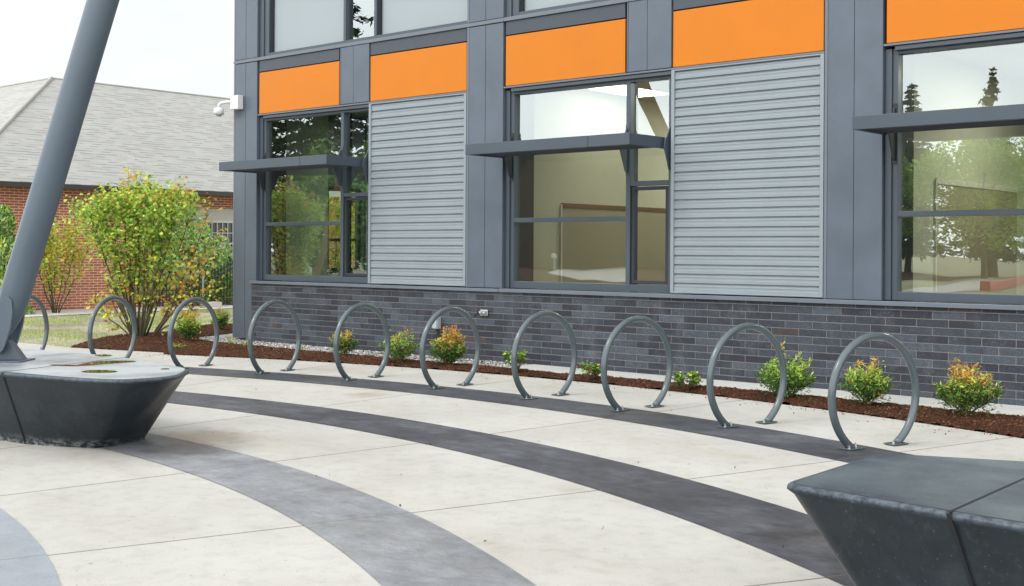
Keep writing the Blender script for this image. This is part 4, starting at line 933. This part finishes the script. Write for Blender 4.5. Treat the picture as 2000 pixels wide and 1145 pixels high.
# bed shrubs
def nandina(x, y, w, h, label, warm=0.3, red=0.2, dens=1.0, seed=0, cat='shrub', name='nandina_shrub', twigs=0):
    w *= 0.92; h *= 0.92
    g = np.random.default_rng(100 + seed); z0 = max(bed_z(x, y), 0.01); t = thing(name, (x, y, z0), label, cat, 'leafy shrubs in the mulch beds')
    mb = MB(); P = []; D = []; T = []; ns = int(26 * dens * (0.5 + w))
    for i in range(ns):
        a = g.uniform(0, 6.28); sp = np.sqrt(g.uniform(0, 1)); hh = h * (1 - 0.5 * sp ** 2) * g.uniform(0.62, 1.18); ex_ = sp * w / 2
        if i < twigs: hh = h * g.uniform(1.0, 1.22); ex_ *= 0.8
        b = np.array([x + g.normal() * 0.02, y + g.normal() * 0.02, z0 - 0.01]); e = np.array([x + math.cos(a) * ex_, y + math.sin(a) * ex_ * 0.8, z0 + hh])
        ctrl = (b + e) / 2 + np.array([math.cos(a), math.sin(a), 0]) * ex_ * 0.15 + np.array([0, 0, hh * 0.08])
        path = [(1 - s) ** 2 * b + 2 * s * (1 - s) * ctrl + s * s * e for s in np.linspace(0, 1, 6)]
        mb.tube([tuple(q) for q in path], [0.0045 * (1 - 0.6 * k / 5) for k in range(6)], 4)
        nl = int((66 if i >= twigs else 26) * dens)
        for k in range(nl):
            s = g.uniform(0.16, 1.0) ** 0.8; q = (1 - s) ** 2 * b + 2 * s * (1 - s) * ctrl + s * s * e; aa = g.uniform(0, 6.28); od = np.array([math.cos(aa), math.sin(aa), g.uniform(0.0, 1.1)])
            rad = g.uniform(0.01, 0.085) * (1.35 - 1.0 * s) * (0.6 + w)
            for m_ in range(2):
                P.append(q + od * rad * (1 + 0.3 * m_) + g.normal(size=3) * 0.012); D.append(od); T.append((s * hh) / h)
    for i in range(int(140 * dens * w)):   # low skirt
        a = g.uniform(0, 6.28); r = g.uniform(0.2, 0.5) * w; P.append(np.array([x + math.cos(a) * r, y + math.sin(a) * r * .8, z0 + g.uniform(0.02, 0.25 * h)])); D.append(np.array([math.cos(a), math.sin(a), 0.1])); T.append(0.1)
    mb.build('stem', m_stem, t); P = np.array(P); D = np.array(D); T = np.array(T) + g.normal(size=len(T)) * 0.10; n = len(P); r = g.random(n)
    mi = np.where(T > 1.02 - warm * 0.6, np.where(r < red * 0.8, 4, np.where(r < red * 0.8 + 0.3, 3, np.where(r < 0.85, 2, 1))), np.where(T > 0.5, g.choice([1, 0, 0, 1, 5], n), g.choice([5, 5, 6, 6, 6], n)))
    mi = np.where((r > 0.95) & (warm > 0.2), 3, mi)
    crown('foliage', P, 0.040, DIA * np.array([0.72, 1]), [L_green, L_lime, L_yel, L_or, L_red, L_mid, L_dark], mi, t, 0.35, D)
def small_shrub(x, y, w, h, label, seed=0, warm=False):
    g = np.random.default_rng(300 + seed); z0 = max(bed_z(x, y), 0.01); t = thing('azalea_shrub', (x, y, z0), label, 'shrub', 'leafy shrubs in the mulch beds'); mb = MB(); P = []; T = []
    for i in range(22):
        a = g.uniform(0, 6.28); sp = np.sqrt(g.uniform(0, 1)) * w / 2; hh = h * g.uniform(0.45, 1.0); e = np.array([x + math.cos(a) * sp, y + math.sin(a) * sp, z0 + hh])
        mb.tube([(x, y, z0 - .01), tuple(np.array([x, y, z0]) * .4 + e * .6 + np.array([0, 0, -.01])), tuple(e)], [0.005, 0.004, 0.002], 4)
        q = g.normal(size=(26, 3)) * np.array([0.022, 0.022, 0.018]) + e; P += list(q); T += list(q[:, 2] > z0 + hh)
    mb.build('stem', m_stem, t); P = np.array(P); T = np.array(T)
    crown('foliage', P, 0.034, OVAL * np.array([1.2, 1]), [L_mid, L_dark, L_lime, L_red], np.where(T, g.choice([0, 0, 2], len(P)), g.choice([1, 1, 1, 3] if warm else [0, 1, 1], len(P))), t, 0.8)
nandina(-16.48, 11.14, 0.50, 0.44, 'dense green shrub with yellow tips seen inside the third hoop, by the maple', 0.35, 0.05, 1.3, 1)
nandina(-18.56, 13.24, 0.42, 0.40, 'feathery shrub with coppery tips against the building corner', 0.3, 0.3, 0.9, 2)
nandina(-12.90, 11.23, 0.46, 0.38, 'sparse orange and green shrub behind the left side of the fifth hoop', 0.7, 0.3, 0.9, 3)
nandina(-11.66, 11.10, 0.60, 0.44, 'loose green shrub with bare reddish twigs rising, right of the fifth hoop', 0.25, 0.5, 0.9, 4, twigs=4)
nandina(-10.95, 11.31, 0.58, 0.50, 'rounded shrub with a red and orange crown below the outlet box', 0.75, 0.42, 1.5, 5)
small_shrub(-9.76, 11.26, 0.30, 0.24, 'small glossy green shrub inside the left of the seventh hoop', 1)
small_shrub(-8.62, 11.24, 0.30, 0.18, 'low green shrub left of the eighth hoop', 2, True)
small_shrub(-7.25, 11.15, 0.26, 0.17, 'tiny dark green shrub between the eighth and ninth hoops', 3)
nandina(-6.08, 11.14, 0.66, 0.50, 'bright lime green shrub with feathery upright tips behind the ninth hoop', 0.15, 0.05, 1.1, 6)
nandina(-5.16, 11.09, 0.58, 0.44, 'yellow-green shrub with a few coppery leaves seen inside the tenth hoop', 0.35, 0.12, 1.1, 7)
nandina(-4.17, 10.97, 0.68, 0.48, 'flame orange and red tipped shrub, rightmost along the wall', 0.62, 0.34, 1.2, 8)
def weed(x, y, label, seed, h=0.1):
    g = np.random.default_rng(500 + seed); z0 = max(bed_z(x, y), 0.01); t = thing('weed', (x, y, z0), label, 'plant', 'small weeds in the mulch'); mb = MB(); P = []; D = []
    for i in range(12):
        a = g.uniform(0, 6.28); e = Vector((x + math.cos(a) * 0.09 * g.uniform(.3, 1.3), y + math.sin(a) * 0.09, z0 + h * g.uniform(0.3, 1))); mb.tube([(x, y, z0 - .01), tuple(e)], [0.003, 0.001], 4)
        for k in range(6): P.append(np.array([x, y, z0]) * (0.15 * k) + np.array(e) * (1 - 0.15 * k) + g.normal(size=3) * .008); D.append(np.array([math.cos(a), math.sin(a), .4]))
    mb.build('stem', m_stem, t); P = np.array(P); crown('foliage', P, 0.032, DIA * np.array([1.3, 1]), [L_lime, L_green, L_or], g.choice(3, len(P), p=[.5, .35, .15]), t, .6, np.array(D))
weed(-15.45, 11.2, 'sprawling yellow-green weed in mulch left of the building corner', 1, 0.16)
weed(-14.97, 11.13, 'little yellow-green weed in mulch just below the corner pilaster', 2, 0.14)
weed(-14.3, 11.60, 'spindly weed at the gravel edge inside the fourth hoop', 3, 0.10)
weed(-15.58, 10.38, 'pale green weed seen inside the lower left of the third hoop', 4, 0.09)

# ------------------------------------------------------------------ surroundings reflected in the windows
def conifer(x, y, h, r, label, seed):
    g = np.random.default_rng(seed); t = thing('fir_tree', (x, y, 0), label, 'tree', 'tall firs mirrored in the school windows'); mb = MB(); mb.tube([(x, y, -0.1), (x, y, h * 0.5), (x, y, h)], [r * 0.10, r * 0.06, 0.02], 8); P = []; D = []
    nw = int(h * 3.2)
    for i in range(nw):
        s = (i + g.random()) / nw; z = h * (0.10 + 0.9 * s); L = r * (1 - s) * g.uniform(0.65, 1.15) + 0.10
        for j in range(5):
            a = g.uniform(0, 6.28); d = np.array([math.cos(a), math.sin(a), -0.12]); mb.tube([(x, y, z), tuple(np.array([x, y, z]) + d * L)], [0.035 * (1.2 - s), 0.008], 4)
            k = int(26 * L) + 4; f = g.uniform(0.15, 1, k); q = np.array([x, y, z]) + d * (f * L)[:, None] + g.normal(size=(k, 3)) * np.array([0.16, 0.16, 0.10]) * (0.5 + L / r); P.append(q); D.append(np.tile(d, (k, 1)))
    mb.build('trunk', m_bark2, t); P = np.concatenate(P); crown('crown', P, 0.42, DIA * np.array([1.1, 1]), [L_con, L_dark], g.choice(2, len(P), p=[.75, .25]), t, 0.3, np.concatenate(D))
def broadleaf(x, y, h, r, label, seed, mats):
    g = np.random.default_rng(seed); t = thing('broadleaf_tree', (x, y, 0), label, 'tree', 'leafy trees mirrored in the school windows'); mb = MB(); mb.tube([(x, y, -.1), (x + .1, y, h * .45), (x, y, h * .8)], [0.2, 0.14, 0.04], 8); P = []
    for i in range(26):
        q = g.normal(size=3); q /= np.linalg.norm(q); c = np.array([x, y, h * 0.58]) + q * np.array([r, r, h * 0.36]) * g.uniform(0.45, 0.95); rr = r * g.uniform(0.22, 0.42); mb.tube([(x, y, h * .4), tuple(c)], [0.06, 0.015], 5)
        k = 560; u = g.normal(size=(k, 3)); u /= np.linalg.norm(u, axis=1)[:, None]; P.append(c + u * rr * (g.uniform(0.2, 1, k) ** .4)[:, None])
    mb.build('trunk', m_bark2, t); P = np.concatenate(P); P = P[P[:, 2] > .3]; crown('crown', P, 0.26, OVAL, mats, g.choice(len(mats), len(P)), t, 0.5)
for i, (x, y, h, r, lb) in enumerate([(-55, -21, 25, 5.6, 'broad dark fir mirrored in the left window'), (-48.5, -23, 15, 3.4, 'shorter dark fir mirrored beside the broad one in the left window'),
    (-36.5, -60, 13.8, 3.0, 'fir top mirrored above the sunshade of the right-hand window'), (-31, -61, 14.4, 3.2, 'second fir top mirrored above the sunshade of the right-hand window'), (-40, -58, 9.8, 2.8, 'low fir mirrored at the left edge of the right-hand window')]):
    conifer(x, y, h, r, lb, 40 + i)
for i, (x, y, h, r, lb) in enumerate([(-40, -10, 5.0, 3.2, 'rounded green tree mirrored low in the left window'), (-33, -8, 3.6, 2.4, 'lower green tree mirrored at the right of the left window'), (-35, -52, 8.6, 3.6, 'leafy tree mirrored in the lower right-hand window'), (-27.5, -50, 9.4, 4.4, 'yellow-green tree mirrored at the right of the right-hand window'), (-46, -17, 7, 4, 'tall leafy tree mirrored under the firs in the left window')]):
    broadleaf(x, y, h, r, lb, 60 + i, [L_mid, L_green, L_dark] if i in (0, 1, 4) else ([L_mid, L_green, L_green] if i == 2 else [L_green, L_green, L_lime]))
for (p0, p1, p2, lb) in [((-30.4, 0, 0.0), (-29.5, 0, 2.1), (-28.6, 0, 4.1), 'brown laminated timber strut mirrored leaning in the left window'), ((-14.0, -0.6, 0), (-17.3, -0.3, 4.6), (-17.8, 0, 7.5), 'curved laminated timber strut mirrored in the middle window')]:
    mb = MB(); a, b, c = Vector(p0), Vector(p1), Vector(p2)
    pts = [(a * (1 - s) ** 2 + (b * 2 - (a + c) * 0.5) * 2 * s * (1 - s) + c * s * s) for s in [k / 10 for k in range(11)]]
    mb.tube(pts, [0.20] * 11, 4); o = mb.build('timber_strut', m_beam); o.data.update(); tag(o, lb, 'timber strut')

# low brown hall across the plaza; the middle window mirrors it
t = thing('brown_hall', (-66, -60, 0), 'low brown hall with a shallow roof mirrored in the middle window', 'building')
mb = MB(); mb.box(-84, -49, -72, -60, 0, 10.0); mb.build('wall', m_tan2, t)
mb = MB(); mb.prism([(-85, -59.2, 10.0), (-85, -72.8, 10.0), (-85, -66, 11.6)], (37, 0, 0)); mb.build('roof', m_gutter, t)
mb = MB(); mb.box(-72, -69, -60.05, -59.9, 0, 2.4); mb.build('door', m_wood, t)
sheet('far_mulch', [(-90, -59), (-30, -59), (-24, -17), (-42, -17)], 0.0, m_mulch)
sheet('far_footpath', [(-107, -97), (-60, -58.5), (-47, -40), (-34.5, -22.8), (-38.5, -24), (-58, -45), (-68, -58.8)][1:], 0.006, m_walk)
sheet('far_pale_walk', [(-20.7, -22.5), (-24.5, -36.9), (-28, -52), (-24.5, -52), (-21.5, -37), (-17.5, -22.5)], 0.006, m_walk)
t = thing('path_light', (-60.5, -51.5, 0), 'short path bollard light mirrored low in the middle window', 'bollard light')
mb = MB(); mb.tube([(-60.5, -49, 0), (-60.5, -49, 1.0)], 0.12, 12); mb.build('post', m_galv, t)
mb = MB(); mb.tube([(-60.5, -49, 1.0), (-60.5, -49, 1.05), (-60.5, -49, 1.25), (-60.5, -49, 1.36)], [0.2, 0.28, 0.24, 0.08], 12); mb.build('cap', m_white, t)
mb = MB(); A = [(-17.6, -22.6), (-18.6, -27), (-19.9, -32), (-21.3, -37), (-22.6, -42)]
for (a, b) in zip(A, A[1:]):
    mb.prism([(a[0], a[1], 0), (a[0] + .35, a[1], 0), (a[0] + .35, a[1], .42), (a[0], a[1], .42)], (b[0] - a[0], b[1] - a[1], 0))
o = mb.build('curved_kerb', painted('red_paint', (0.55, 0.05, 0.03), 0.4, 0.1)); tag(o, 'low curved red kerb mirrored at the foot of the right-hand window', 'kerb')
